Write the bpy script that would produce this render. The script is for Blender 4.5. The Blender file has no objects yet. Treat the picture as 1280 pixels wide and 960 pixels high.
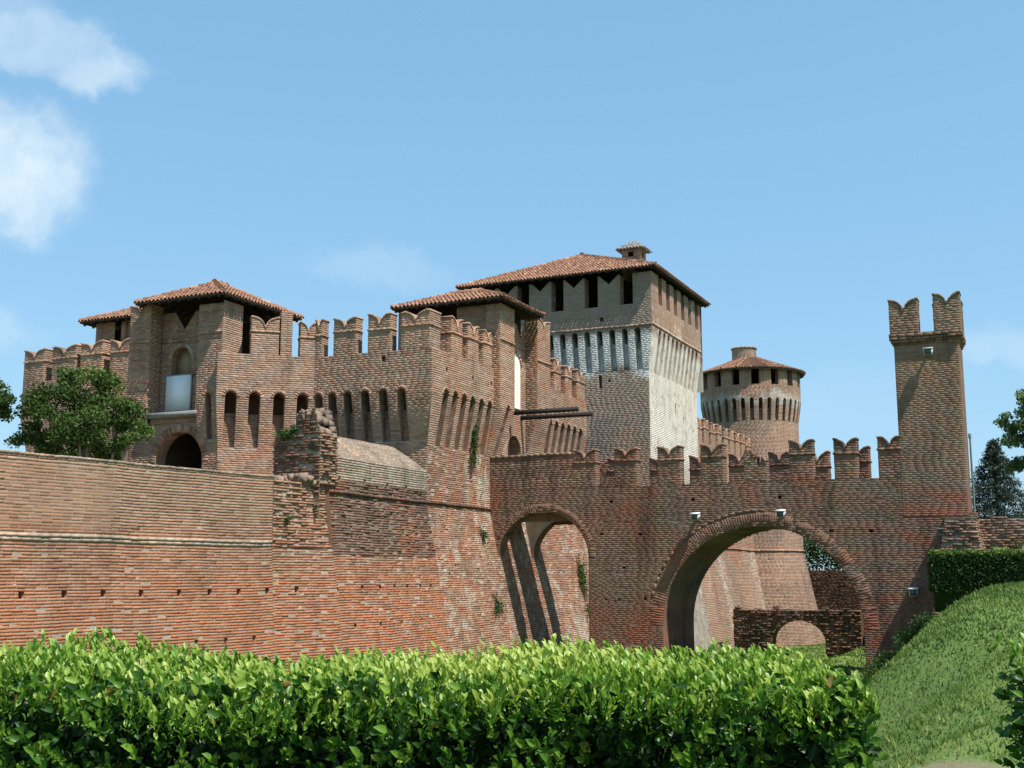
import bpy, math, random
import numpy as np
from mathutils import Vector, Matrix

R = math.radians
rng = np.random.default_rng(7)
random.seed(7)
sc = bpy.context.scene
col = sc.collection

# ---------------------------------------------------------------- camera, sky, sun, exposure
cam = bpy.data.cameras.new('camera'); cam_o = bpy.data.objects.new('camera', cam); col.objects.link(cam_o)
cam.sensor_width = 36.0; cam.lens = 36.0 * 1450 / 1280; cam.clip_start = 0.1; cam.clip_end = 6000
cam_o.location = (0, 0, 1.6); cam_o.rotation_euler = (R(90) + math.atan(235 / 1450), 0, 0)
sc.camera = cam_o
SUN = Vector((0.366, -0.325, 0.872)).normalized()          # towards the sun
SUN_STRENGTH = 4.9
SKY_STRENGTH = 0.15
sl = bpy.data.lights.new('sun', 'SUN'); sl.energy = SUN_STRENGTH; sl.angle = R(0.5); sl.color = (1.0, 0.95, 0.87)
so = bpy.data.objects.new('sun', sl); col.objects.link(so); so.rotation_euler = SUN.to_track_quat('Z', 'Y').to_euler()
so.location = (30, -30, 60)
sc.view_settings.view_transform = 'Standard'; sc.view_settings.look = 'None'
sc.view_settings.gamma = 1.0; sc.view_settings.exposure = 0.62
try: sc.view_settings.use_curve_mapping = False
except Exception: pass
sc.cycles.max_bounces = 6; sc.cycles.diffuse_bounces = 3; sc.cycles.transparent_max_bounces = 6


class NT:
    """small node-tree helper"""
    def __init__(s, tree): s.t = tree
    def n(s, typ, **kw):
        nd = s.t.nodes.new(typ)
        for k, v in kw.items():
            if k == 'inp':
                for kk, vv in v.items():
                    if isinstance(vv, bpy.types.NodeSocket): s.t.links.new(vv, nd.inputs[kk])
                    else: nd.inputs[kk].default_value = vv
            else: setattr(nd, k, v)
        return nd
    def math(s, op, a, b=None, c=None, clamp=False):
        inp = {0: a}
        if b is not None: inp[1] = b
        if c is not None: inp[2] = c
        return s.n('ShaderNodeMath', operation=op, use_clamp=clamp, inp=inp).outputs[0]
    def vmath(s, op, a, b=None, out=0):
        inp = {0: a}
        if b is not None: inp[1] = b
        return s.n('ShaderNodeVectorMath', operation=op, inp=inp).outputs[out]
    def rng(s, v, a, b, c=0.0, d=1.0, smooth=False):
        return s.n('ShaderNodeMapRange', interpolation_type='SMOOTHSTEP' if smooth else 'LINEAR', clamp=True,
                   inp={'Value': v, 'From Min': a, 'From Max': b, 'To Min': c, 'To Max': d}).outputs[0]
    def mix(s, f, a, b, typ='MIX'):
        nd = s.n('ShaderNodeMix', data_type='RGBA', blend_type=typ)
        for i, v in ((0, f), (6, a), (7, b)):
            if isinstance(v, bpy.types.NodeSocket): s.t.links.new(v, nd.inputs[i])
            else: nd.inputs[i].default_value = v if i == 0 else (tuple(v) + (1,))[:4]
        return nd.outputs[2]
    def ramp(s, v, stops):
        nd = s.n('ShaderNodeValToRGB', inp={0: v}); e = nd.color_ramp.elements
        while len(e) > 1: e.remove(e[0])
        e[0].position = stops[0][0]; e[0].color = tuple(stops[0][1]) + (1,)
        for p, c in stops[1:]:
            x = e.new(p); x.color = tuple(c) + (1,)
        return nd.outputs[0]
    def noise(s, vec, scale, detail=4, rough=.55, out=0):
        return s.n('ShaderNodeTexNoise', inp={'Vector': vec, 'Scale': scale, 'Detail': detail, 'Roughness': rough}).outputs[out]
    def link(s, a, b): s.t.links.new(a, b)


def pix_dir(px, py):
    th = math.atan(235 / 1450); u = (px - 640) / 1450; v = (480 - py) / 1450
    d = Vector((u, math.cos(th) - v * math.sin(th), math.sin(th) + v * math.cos(th))); d.normalize(); return d


world = bpy.data.worlds.new('World'); sc.world = world; world.use_nodes = True
wt = NT(world.node_tree)
for nd in list(world.node_tree.nodes): world.node_tree.nodes.remove(nd)
sky = wt.n('ShaderNodeTexSky', sky_type='NISHITA', sun_disc=False, sun_elevation=math.asin(SUN.z),
           sun_rotation=math.atan2(SUN.x, SUN.y), altitude=60, air_density=1.0, dust_density=.5, ozone_density=2.4)
gen = wt.n('ShaderNodeTexCoord').outputs['Generated']
wob = wt.vmath('SUBTRACT', wt.noise(gen, 16.0, 8, .62, out=1), (.5, .5, .5))
wob = wt.vmath('MULTIPLY', wob, (.085, .085, .085))
gdir = wt.vmath('ADD', gen, wob)
cloud = None
# (direction, half size along the horizon, half height, density); fair-weather puffs all round the sky
def azel(az, el): return Vector((math.sin(R(az)) * math.cos(R(el)), math.cos(R(az)) * math.cos(R(el)), math.sin(R(el))))
clouds = [(pix_dir(112, 84), .052, .028, .62), (pix_dir(45, 55), .055, .03, .5), (pix_dir(8, 20), .05, .025, .3), (pix_dir(14, 208), .066, .055, 1.0), (pix_dir(458, 336), .075, .02, .2),
          (pix_dir(530, 348), .05, .018, .13), (pix_dir(-20, 405), .05, .025, .3), (pix_dir(1275, 445), .055, .022, .34), (pix_dir(1050, 500), .12, .03, .1),
          (azel(-62, 24), .16, .07, .8), (azel(-95, 33), .14, .08, .7), (azel(58, 18), .16, .06, .7), (azel(92, 30), .15, .08, .8),
          (azel(150, 26), .16, .08, .7), (azel(-150, 22), .18, .07, .8), (azel(180, 45), .14, .09, .6), (azel(20, 62), .14, .1, .5)]
for c, hw, hh, dens in clouds:
    side = Vector((c.y, -c.x, 0)).normalized(); up = side.cross(c).normalized()
    if up.z < 0: up = -up
    d = wt.vmath('SUBTRACT', gdir, tuple(c))
    x = wt.math('DIVIDE', wt.vmath('DOT_PRODUCT', d, tuple(side), out=1), hw)
    y = wt.math('DIVIDE', wt.vmath('DOT_PRODUCT', d, tuple(up), out=1), hh)
    z = wt.math('MULTIPLY', wt.math('SUBTRACT', wt.vmath('DOT_PRODUCT', gdir, tuple(c), out=1), 1.0), 6.0)
    r2 = wt.math('ADD', wt.math('ADD', wt.math('MULTIPLY', x, x), wt.math('MULTIPLY', y, y)), wt.math('MULTIPLY', z, z))
    m = wt.rng(wt.math('SQRT', r2), 1.12, .35, 0, dens, smooth=True)
    cloud = m if cloud is None else wt.math('MAXIMUM', cloud, m)
fine = wt.rng(wt.noise(gdir, 22.0, 5, .6), .3, .62, .55, 1.0)
cloud = wt.math('MULTIPLY', cloud, fine)
sep = wt.n('ShaderNodeSeparateColor', inp={0: sky.outputs[0]})      # softer gradient: hazy summer sky instead of a white horizon
grade = wt.n('ShaderNodeCombineColor', inp={i: wt.math('MULTIPLY', wt.math('POWER', sep.outputs[i], e), k) for i, (e, k) in enumerate(((.53, .98), (.41, 1.64), (.35, 2.22)))})
skyc = wt.mix(cloud, grade.outputs[0], (3.3, 3.95, 4.45))
bg = wt.n('ShaderNodeBackground', inp={'Color': skyc, 'Strength': SKY_STRENGTH})
wt.link(bg.outputs[0], wt.n('ShaderNodeOutputWorld').inputs[0])

# ---------------------------------------------------------------- castle plan axes: a runs right and towards the viewer, b runs away
CA, SA = .905, .4254
def AB(a, b, z):
    a = np.asarray(a, float); b = np.asarray(b, float); z = np.asarray(z, float)
    a, b, z = np.broadcast_arrays(a, b, z)
    return np.stack([CA * a + SA * b, -SA * a + CA * b, z], -1)
def ABv(a, b, z=0.0): return Vector(AB(a, b, z).tolist())

# ---------------------------------------------------------------- object helpers
def tag(o, label, cat, group=None):
    o['label'] = label; o['category'] = cat
    if group: o['group'] = group
    return o
def thing(name, label, cat, loc=(0, 0, 0), group=None):
    o = bpy.data.objects.new(name, None); col.objects.link(o); o.location = loc; o.empty_display_size = .3
    return tag(o, label, cat, group)
def world_loc(o):
    v = Vector((0, 0, 0))
    while o is not None:
        v = v + o.location; o = o.parent
    return v


class MB:
    """mesh collector: polygons with a 'tone' and a 'mort' value per face"""
    def __init__(s): s.V = []; s.F = []; s.T = []; s.M = []; s.S = []; s.n = 0
    def add(s, verts, faces, tone=.5, mort=0.0, slot=0):
        verts = np.asarray(verts, float).reshape(-1, 3); faces = np.asarray(faces, int)
        if len(faces) == 0: return
        s.V.append(verts); s.F.append(faces + s.n); s.n += len(verts)
        m = len(faces)
        s.T.append(np.broadcast_to(np.asarray(tone, float), (m,)).copy()); s.M.append(np.broadcast_to(np.asarray(mort, float), (m,)).copy())
        s.S.append(np.full(m, slot))
    def quad(s, p0, p1, p2, p3, tone=.5, mort=1.0, slot=0): s.add([p0, p1, p2, p3], [[0, 1, 2, 3]], tone, mort, slot)
    def box(s, c8, tone=.5, mort=0.0, slot=0):
        s.add(c8, [[0, 1, 2, 3], [7, 6, 5, 4], [0, 4, 5, 1], [1, 5, 6, 2], [2, 6, 7, 3], [3, 7, 4, 0]], tone, mort, slot)
    def abbox(s, a0, a1, b0, b1, z0, z1, tone=.5, mort=0.0, slot=0):
        s.box(AB([a0, a1, a1, a0] * 2, [b0, b0, b1, b1] * 2, [z0] * 4 + [z1] * 4), tone, mort, slot)
    def tube(s, pts, radii, k=7, tone=.5, mort=0.0, slot=0, cap=True):
        pts = [Vector(p) for p in pts]; rings = []
        for i, p in enumerate(pts):
            d = (pts[min(i + 1, len(pts) - 1)] - pts[max(i - 1, 0)]).normalized()
            x = d.orthogonal().normalized(); y = d.cross(x)
            rings += [p + (x * math.cos(t) + y * math.sin(t)) * radii[i] for t in np.linspace(0, 2 * math.pi, k, endpoint=False)]
        F = []
        for i in range(len(pts) - 1):
            for j in range(k):
                F.append([i * k + j, i * k + (j + 1) % k, (i + 1) * k + (j + 1) % k, (i + 1) * k + j])
        s.add([tuple(v) for v in rings], F, tone, mort, slot)
        if cap and k == 4: s.add([tuple(v) for v in rings[-k:]], [[0, 1, 2, 3]], tone, mort, slot)
        elif cap:
            vs = [tuple(pts[-1])] + [tuple(v) for v in rings[-k:]]
            s.add(vs, [[0, 1 + j, 1 + (j + 1) % k] for j in range(k)], tone, mort, slot)
    def build(s, name, mat, parent=None, smooth=False, kind=None, loc=None):
        me = bpy.data.meshes.new(name)
        V = np.concatenate(s.V) if s.V else np.zeros((0, 3))
        o = bpy.data.objects.new(name, me)
        if parent is not None:
            V = V - np.array(world_loc(parent)); o.parent = parent
        elif loc is not None:
            V = V - np.array(loc); o.location = loc
        sizes = np.concatenate([np.full(len(f), f.shape[1]) for f in s.F]); loops = np.concatenate([f.ravel() for f in s.F])
        me.vertices.add(len(V)); me.vertices.foreach_set('co', V.astype(np.float32).ravel())
        me.loops.add(len(loops)); me.loops.foreach_set('vertex_index', loops.astype(np.int32))
        me.polygons.add(len(sizes)); st = np.zeros(len(sizes), np.int32); st[1:] = np.cumsum(sizes)[:-1]
        me.polygons.foreach_set('loop_start', st)
        try: me.polygons.foreach_set('loop_total', sizes.astype(np.int32))
        except Exception: pass
        if smooth: me.polygons.foreach_set('use_smooth', np.ones(len(sizes), bool))
        for nm, arr in (('tone', s.T), ('mort', s.M)):
            at = me.attributes.new(nm, 'FLOAT', 'FACE'); at.data.foreach_set('value', np.concatenate(arr).astype(np.float32))
        mats = mat if isinstance(mat, (list, tuple)) else [mat]
        for m in mats: me.materials.append(m)
        if len(mats) > 1: me.polygons.foreach_set('material_index', np.concatenate(s.S).astype(np.int32))
        me.update(calc_edges=True); col.objects.link(o)
        if kind: o['kind'] = kind
        return o


class Fr:
    """vertical wall frame: u along the wall (left to right seen from outside), v = height, w = outwards"""
    def __init__(s, o, e):
        s.o = np.array(o, float); d = np.array(e, float) - s.o; s.L = float(np.hypot(*d)); s.d = d / s.L
        s.nn = np.array([s.d[1], -s.d[0]])
    def __call__(s, u, v, w):
        u = np.asarray(u, float); w = np.asarray(w, float)
        v = np.asarray(v, float) + .013 * np.sin(.8 * u + s.o[0]) + .006 * np.sin(2.3 * u + s.o[1])     # old courses are never quite level
        return AB(s.o[0] + s.d[0] * u + s.nn[0] * w, s.o[1] + s.d[1] * u + s.nn[1] * w, v)
class Cyl:
    def __init__(s, c, r): s.c = c; s.r = r; s.L = 2 * math.pi * r
    def __call__(s, u, v, w):                     # u = 0 faces -b, growing to the right
        t = np.asarray(u, float) / s.r; q = s.r + np.asarray(w, float)
        return AB(s.c[0] + q * np.sin(t), s.c[1] - q * np.cos(t), v)


# ---------------------------------------------------------------- openings
def rect(u0, u1, z0, z1): return lambda v: (u0, u1) if z0 < v < z1 else None
def arch(c, r, z0, zs, rise=None):
    rise = rise or r
    def f(v):
        if v <= z0 or v >= zs + rise: return None
        if v <= zs: return (c - r, c + r)
        h = r * math.sqrt(max(0, 1 - ((v - zs) / rise) ** 2)); return (c - h, c + h)
    return f
def vnotch(c, hw, z0, z1): return lambda v: (c - hw * (v - z0) / (z1 - z0), c + hw * (v - z0) / (z1 - z0)) if z0 < v < z1 else None
def spans(u0, u1, holes=(), off=None, e0=0, e1=0):
    def f(v):
        o = off(v) if off else 0.0
        iv = [(u0 - e0 * o, u1 + e1 * o)]
        for h in holes:
            r = h(v)
            if r is None: continue
            new = []
            for x0, x1 in iv:
                if r[1] <= x0 or r[0] >= x1: new.append((x0, x1)); continue
                if r[0] > x0: new.append((x0, r[0]))
                if r[1] < x1: new.append((r[1], x1))
            iv = new
        return iv
    return f


def fill(core, bricks, mp, v0, v1, iv, off=None, course=.08, length=.27, joint=.013, proud=.0042, rough=.0014, miss=0.0, tone0=.5, tspread=.24,
         maxu=None, keep=None, sub=2, skip=None):
    """brick facing over a mortar backing; iv(v) gives the solid stretches at height v"""
    offn = (lambda v: np.zeros_like(v)) if off is None else (lambda v: np.array([off(x) for x in np.ravel(v)]).reshape(np.shape(v)))
    nrow = max(1, int(round((v1 - v0) / course))); c = (v1 - v0) / nrow
    B = []
    for r in range(nrow):
        vb = v0 + r * c
        for x0, x1 in iv(vb + c / 2):
            if x1 - x0 < .02: continue
            x = x0 - (r % 2) * length * .5 - rng.random() * length * .25
            rowt = rng.normal(0, .045)
            while x < x1 - .02:
                l = length * (1 + rng.normal(0, .09))
                a, b_ = max(x, x0), min(x + l - .007, x1)
                if x1 - (x + l) < .05: b_ = x1; l += .1
                if b_ - a > .03 and rng.random() > miss:
                    if skip is None or not skip(a, b_, vb): B.append((a, b_, vb + joint / 2, vb + c - joint / 2, rowt))
                x += l
        for k in range(sub):
            w0, w1 = vb + c * k / sub, vb + c * (k + 1) / sub
            for x0, x1 in iv((w0 + w1) / 2):
                n = 1 if maxu is None else max(1, int(math.ceil((x1 - x0) / maxu)))
                xs = np.linspace(x0, x1, n + 1); o0, o1 = (off(w0), off(w1)) if off else (0, 0)
                P0 = mp(xs, np.full(n + 1, w0), np.full(n + 1, o0)); P1 = mp(xs, np.full(n + 1, w1), np.full(n + 1, o1))
                i = np.arange(n)
                core.add(np.concatenate([P0, P1]), np.stack([i, i + 1, i + n + 2, i + n + 1], -1), .5, 1.0)
    if not B: return
    B = np.array(B); N = len(B)
    if keep is not None: keep.extend(B.tolist())
    rough = min(rough, proud * .8); pr = np.clip(rng.normal(proud, rough, N), .001, proud * 3)
    u = np.stack([B[:, 0], B[:, 1], B[:, 1], B[:, 0]], 1); v = np.stack([B[:, 2], B[:, 2], B[:, 3], B[:, 3]], 1)
    o = offn(v)
    ui = u; vi = v
    jo = rng.normal(0, rough * .6, (N, 4))
    cut = .003
    uo = u + np.array([cut, -cut, -cut, cut]); vo = v + np.array([cut, cut, -cut, -cut])
    Pin = mp(ui, vi, o - .012); Pout = mp(uo, vo, o + pr[:, None] + jo)
    V = np.concatenate([Pin, Pout], 1)
    base = (np.arange(N) * 8)[:, None, None]
    f = np.array([[4, 5, 6, 7], [0, 1, 5, 4], [1, 2, 6, 5], [2, 3, 7, 6], [3, 0, 4, 7]])[None] + base
    t = np.clip(tone0 + (rng.random(N) - .5) * 2 * tspread * .6 + rng.normal(0, .02 + .25 * tspread, N) + B[:, 4], 0, 1)
    bricks.add(V.reshape(-1, 3), f.reshape(-1, 4), np.repeat(t, 5), 0.0)


def reveal(mb, mp, pts, w_out, w_in, tone=.45, mort=0.25):
    """strip along an opening's edge polyline pts [(u, v)], from the face back to w_in"""
    for (u0, v0), (u1, v1) in zip(pts[:-1], pts[1:]):
        o0 = w_out(v0) if callable(w_out) else w_out; o1 = w_out(v1) if callable(w_out) else w_out
        if abs(o0 - w_in) + abs(o1 - w_in) < .01: continue
        P = mp(np.array([u0, u1, u1, u0]), np.array([v0, v1, v1, v0]), np.array([o0, o1, w_in, w_in]))
        mb.add(P, [[0, 1, 2, 3]], np.clip(tone + rng.normal(0, .18), 0, 1), mort)
def arch_pts(c, r, z0, zs, rise=None, n=10, dz=.16):
    rise = rise or r; k = max(1, int((zs - z0) / dz))
    L = [(c - r, z0 + (zs - z0) * i / k) for i in range(k)]
    A = [(c - r * math.cos(t), zs + rise * math.sin(t)) for t in np.linspace(0, math.pi, n + 1)]
    return L + A + [(c + r, z0 + (zs - z0) * i / k) for i in range(k - 1, -1, -1)]
def ring(mb, mp, c, r, zs, rise, thick, off, proud=.03, bw=.085, t0=0.0, t1=math.pi, tone0=.55, missing=None, ts=.18):
    """voussoirs round an arch"""
    n = max(5, int((t1 - t0) * (r + rise) / 2 / bw))
    for i in range(n):
        a, b_ = t0 + (t1 - t0) * (i + .06) / n, t0 + (t1 - t0) * (i + .94) / n
        if missing and missing((a + b_) / 2): continue
        U = []; Z = []
        for t, q in ((a, 0), (b_, 0), (b_, 1), (a, 1)):
            U.append(c - (r + q * thick) * math.cos(t)); Z.append(zs + (rise + q * thick) * math.sin(t))
        U = np.array(U); Z = np.array(Z); o = np.array([off(z) if off else 0 for z in Z]); p = proud * (.6 + .6 * rng.random())
        V = np.concatenate([mp(U, Z, o - .02), mp(U, Z, o + p)])
        mb.add(V, [[4, 5, 6, 7], [0, 1, 5, 4], [1, 2, 6, 5], [2, 3, 7, 6], [3, 0, 4, 7]], np.clip(tone0 + rng.normal(0, ts), 0, 1), 0)
def pocket(core, mp, u0, u1, z0, z1, off=None, depth=.3):
    """small square hole with closed sides and back"""
    o = off((z0 + z1) / 2) if off else 0
    P = lambda u, v, w: mp(np.array([u]), np.array([v]), np.array([w]))[0]
    A = [P(u0, z0, o), P(u1, z0, o), P(u1, z1, o), P(u0, z1, o)]; Bk = [P(u0, z0, o - depth), P(u1, z0, o - depth), P(u1, z1, o - depth), P(u0, z1, o - depth)]
    core.add(A + Bk, [[4, 5, 6, 7], [0, 1, 5, 4], [1, 2, 6, 5], [2, 3, 7, 6], [3, 0, 4, 7]], .25, .1)
def band(mb, mp, u0, u1, z, h=.09, proud=.045, off=None, bl=.27, tone0=.55, wback=0.0):
    """one proud course of bricks"""
    x = u0
    while x < u1 - .02:
        l = min(bl * (1 + rng.normal(0, .08)), u1 - x); o = off(z) if off else 0; p = proud * (.8 + .4 * rng.random())
        U = np.array([x, x + l - .012, x + l - .012, x] * 2); Z = np.array([z, z, z + h, z + h] * 2); W = np.array([o - .01 - wback] * 4 + [o + p] * 4)
        mb.add(mp(U, Z, W), [[4, 5, 6, 7], [0, 1, 5, 4], [1, 2, 6, 5], [2, 3, 7, 6], [3, 0, 4, 7]], np.clip(tone0 + rng.normal(0, .15), 0, 1), 0)
        x += l
def cap(core, mp, u0, u1, z, w0, w1, tone=.5, mort=.8, maxu=1.2):
    n = max(1, int((u1 - u0) / maxu)); xs = np.linspace(u0, u1, n + 1)
    P0 = mp(xs, np.full(n + 1, z), np.full(n + 1, w0)); P1 = mp(xs, np.full(n + 1, z), np.full(n + 1, w1)); i = np.arange(n)
    core.add(np.concatenate([P0, P1]), np.stack([i, i + 1, i + n + 2, i + n + 1], -1), tone, mort)
def plain(core, mp, u0, u1, z0, z1, w=0.0, tone=.45, mort=.3):
    core.add(mp(np.array([u0, u1, u1, u0]), np.array([z0, z0, z1, z1]), np.full(4, w)), [[0, 1, 2, 3]], tone, mort)


# ---------------------------------------------------------------- materials
def base_mat(name):
    m = bpy.data.materials.new(name); m.use_nodes = True; t = NT(m.node_tree)
    p = m.node_tree.nodes['Principled BSDF']; return m, t, p
def masonry(name, stops, mortar, plaster=None, plaster_amt=None, stain=.5, stain_col=(.045, .042, .038), zplaster=None, rough=.92, red=None, pale=0.35, moss=0.0, zstain=None, zred=None):
    """brick faces take their colour from 'tone', joints from mortar; weathering from world-space noise"""
    m, t, p = base_mat(name)
    tone = t.n('ShaderNodeAttribute', attribute_name='tone').outputs['Fac']
    mort = t.n('ShaderNodeAttribute', attribute_name='mort').outputs['Fac']
    pos = t.n('ShaderNodeNewGeometry').outputs['Position']
    fine = t.noise(pos, 38.0, 3, .6)
    bc = t.ramp(tone, stops)
    warp = t.vmath('ADD', pos, t.vmath('MULTIPLY', t.noise(pos, 1.4, 4, .6, out=1), (1.6, 1.6, 1.0)))
    cell = t.n('ShaderNodeTexVoronoi', inp={'Vector': warp, 'Scale': .42}).outputs['Color']        # areas relaid at different times
    cellv = t.n('ShaderNodeSeparateColor', inp={0: cell}).outputs[0]
    bc = t.mix(.85, bc, t.ramp(cellv, [(0, (.74, .76, .78)), (.3, (.92, .93, .92)), (.55, (1.0, 1.0, 1.0)), (.8, (1.12, .96, .86)), (1, (1.10, 1.08, 1.03))]), 'MULTIPLY')
    big = t.noise(pos, .55, 5, .62); mid = t.noise(pos, 2.3, 5, .65)
    if red:                                              # patches where the skin has spalled to raw orange brick
        bc = t.mix(t.rng(big, red[1], red[1] + .14, 0, red[2], smooth=True), bc, t.mix(tone, tuple(x * .72 for x in red[0]), red[0]))
    if zred:                                             # raw orange brick exposed below a worn line
        z = t.n('ShaderNodeSeparateXYZ', inp={0: pos}).outputs[2]
        zz = t.math('ADD', z, t.math('MULTIPLY', t.math('SUBTRACT', big, .5), zred[4]))
        zf = t.math('MULTIPLY', t.rng(zz, zred[0], zred[1], smooth=True), t.rng(t.noise(pos, .9, 4, .6), .34, .58, .25, zred[3]))
        bc = t.mix(zf, bc, t.mix(tone, tuple(x * .62 for x in zred[2]), zred[2]))
    mc = t.mix(t.rng(mid, .35, .7), tuple(x * .62 for x in mortar), mortar)
    c = t.mix(mort, bc, mc)
    c = t.mix(t.rng(mid, .52, .72, 0, pale, smooth=True), c, mortar)          # lime bloom
    c = t.mix(t.rng(fine, .3, .75, 0, .35), c, t.mix(.5, c, (.02, .015, .012)))
    if plaster:
        pm = t.rng(t.math('ADD', t.math('ADD', t.math('MULTIPLY', mid, .42), t.math('MULTIPLY', big, .42)), t.math('MULTIPLY', t.noise(pos, 9.0, 5, .7), .16)), plaster_amt[0], plaster_amt[1], 0, .92, smooth=True)
        if zplaster:
            z = t.n('ShaderNodeSeparateXYZ', inp={0: pos}).outputs[2]
            zn = t.math('ADD', z, t.math('MULTIPLY', t.math('SUBTRACT', big, .5), 3.0))
            zm = t.math('MULTIPLY', t.rng(zn, zplaster[0], zplaster[1], smooth=True), t.rng(zn, zplaster[3], zplaster[2], smooth=True))
            pm = t.math('MAXIMUM', t.math('MULTIPLY', pm, .6), t.math('MULTIPLY', zm, t.rng(t.math('ADD', t.math('MULTIPLY', mid, .7), t.math('MULTIPLY', t.noise(pos, 7.0, 5, .7), .3)), .37, .5, .3, 1.0)))
        c = t.mix(pm, c, t.mix(t.rng(fine, .3, .7), tuple(x * .8 for x in plaster), plaster))
    # dirt that runs down the wall: noise stretched vertically
    sv = t.vmath('MULTIPLY', pos, (1.5, 1.5, .22))
    st = t.rng(t.noise(sv, 1.0, 5, .62), .46, .74, 0, stain, smooth=True)
    c = t.mix(st, c, t.mix(.72, c, stain_col))
    if zstain:
        z = t.n('ShaderNodeSeparateXYZ', inp={0: pos}).outputs[2]
        zz = t.math('ADD', z, t.math('MULTIPLY', t.math('SUBTRACT', big, .5), 1.2))
        c = t.mix(t.math('MULTIPLY', t.rng(zz, zstain[0], zstain[1], smooth=True), zstain[2]), c, t.mix(.65, c, zstain[3]))
    if moss:
        c = t.mix(t.rng(t.noise(pos, 1.1, 5, .6), .56, .72, 0, moss, smooth=True), c, (.05, .07, .025))
    t.link(c, p.inputs['Base Color']); p.inputs['Roughness'].default_value = rough
    p.inputs['Specular IOR Level'].default_value = .2
    bump = t.n('ShaderNodeBump', inp={'Strength': .3, 'Distance': .006, 'Height': t.noise(pos, 24.0, 5, .7)})
    t.link(bump.outputs[0], p.inputs['Normal'])
    return m
BR = [(0, (.13, .058, .036)), (.3, (.23, .106, .065)), (.55, (.32, .158, .098)), (.8, (.40, .23, .15)), (1, (.47, .33, .235))]
BR_TAN = [(0, (.175, .09, .061)), (.3, (.295, .163, .11)), (.6, (.395, .242, .17)), (.85, (.47, .322, .236)), (1, (.54, .41, .31))]
BR_RED = [(0, (.082, .046, .034)), (.3, (.142, .080, .056)), (.6, (.212, .126, .089)), (.85, (.28, .178, .13)), (1, (.36, .255, .19))]
M = {}
M['rampart'] = masonry('rampart_brick', BR, (.42, .345, .27), stain=.4, red=((.42, .175, .09), .52, .6), pale=.22, zstain=(2.3, 3.4, .5, (.30, .225, .165)), zred=(2.4, .9, (.50, .185, .09), .95, 1.6), plaster=(.36, .335, .30), plaster_amt=(.605, .64))
M['bastion'] = masonry('bastion_brick', BR_RED, (.26, .19, .14), stain=.7, red=((.36, .14, .08), .50, .6), pale=.12, plaster=(.42, .37, .32), plaster_amt=(.66, .72))
M['gate_base'] = masonry('gatehouse_base_brick', BR, (.46, .37, .29), stain=.4, red=((.42, .18, .10), .47, .7), pale=.4, plaster=(.50, .42, .35), plaster_amt=(.50, .60), moss=.35)
M['tower'] = masonry('bridge_tower_brick', [(0, (.10, .058, .04)), (.4, (.185, .115, .078)), (.75, (.27, .178, .125)), (1, (.36, .26, .19))], (.30, .24, .185), stain=.75, pale=.2, stain_col=(.045, .035, .028), zred=(4.6, 3.9, (.30, .10, .06), .9, 1.0))
M['gate'] = masonry('gatehouse_brick', BR_TAN, (.42, .35, .28), plaster=(.46, .41, .36), plaster_amt=(.60, .68), stain=.5, pale=.3)
M['gate_right'] = masonry('gatehouse_red_brick', BR_TAN, (.46, .38, .30), plaster=(.50, .44, .38), plaster_amt=(.58, .66), stain=.4, red=((.42, .17, .09), .49, .75), pale=.35)
M['bridge'] = masonry('bridge_brick', BR_RED, (.28, .22, .17), stain=.85, red=((.30, .105, .062), .50, .7), pale=.12, stain_col=(.022, .019, .017), zred=(1.2, -.2, (.30, .095, .055), .8, 1.6))
M['keep_left'] = masonry('keep_brick_left', [(0, (.15, .11, .085)), (.4, (.27, .195, .148)), (.75, (.35, .268, .21)), (1, (.43, .355, .29))], (.35, .305, .26), plaster=(.66, .65, .61), plaster_amt=(.60, .70), stain=.35, zplaster=(10.9, 11.6, 12.9, 13.7), pale=.35)
M['keep'] = masonry('keep_brick', BR_TAN, (.36, .31, .26), plaster=(.68, .62, .54), plaster_amt=(.55, .60), stain=.3, zplaster=(5.0, 8.0, 12.9, 13.8), pale=.35)
M['round'] = masonry('round_tower_brick', BR_TAN, (.40, .34, .28), plaster=(.47, .41, .35), plaster_amt=(.58, .64), stain=.45, zplaster=(12.6, 13.0, 13.2, 13.6), pale=.35)
M['ruin'] = masonry('ruined_brick', BR_RED, (.36, .31, .25), stain=.6, pale=.3, moss=.6)
M['dark_ruin'] = masonry('mossy_shaded_brick', BR_RED, (.2, .17, .13), stain=.8, pale=.1, moss=.8)  # mossy, and darkened to paint in the shade on these faces
M['coping'] = masonry('coping_brick', [(0, (.17, .12, .088)), (.4, (.28, .205, .15)), (.75, (.37, .285, .215)), (1, (.46, .375, .295))], (.40, .345, .28), stain=.6, pale=.4)

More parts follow.
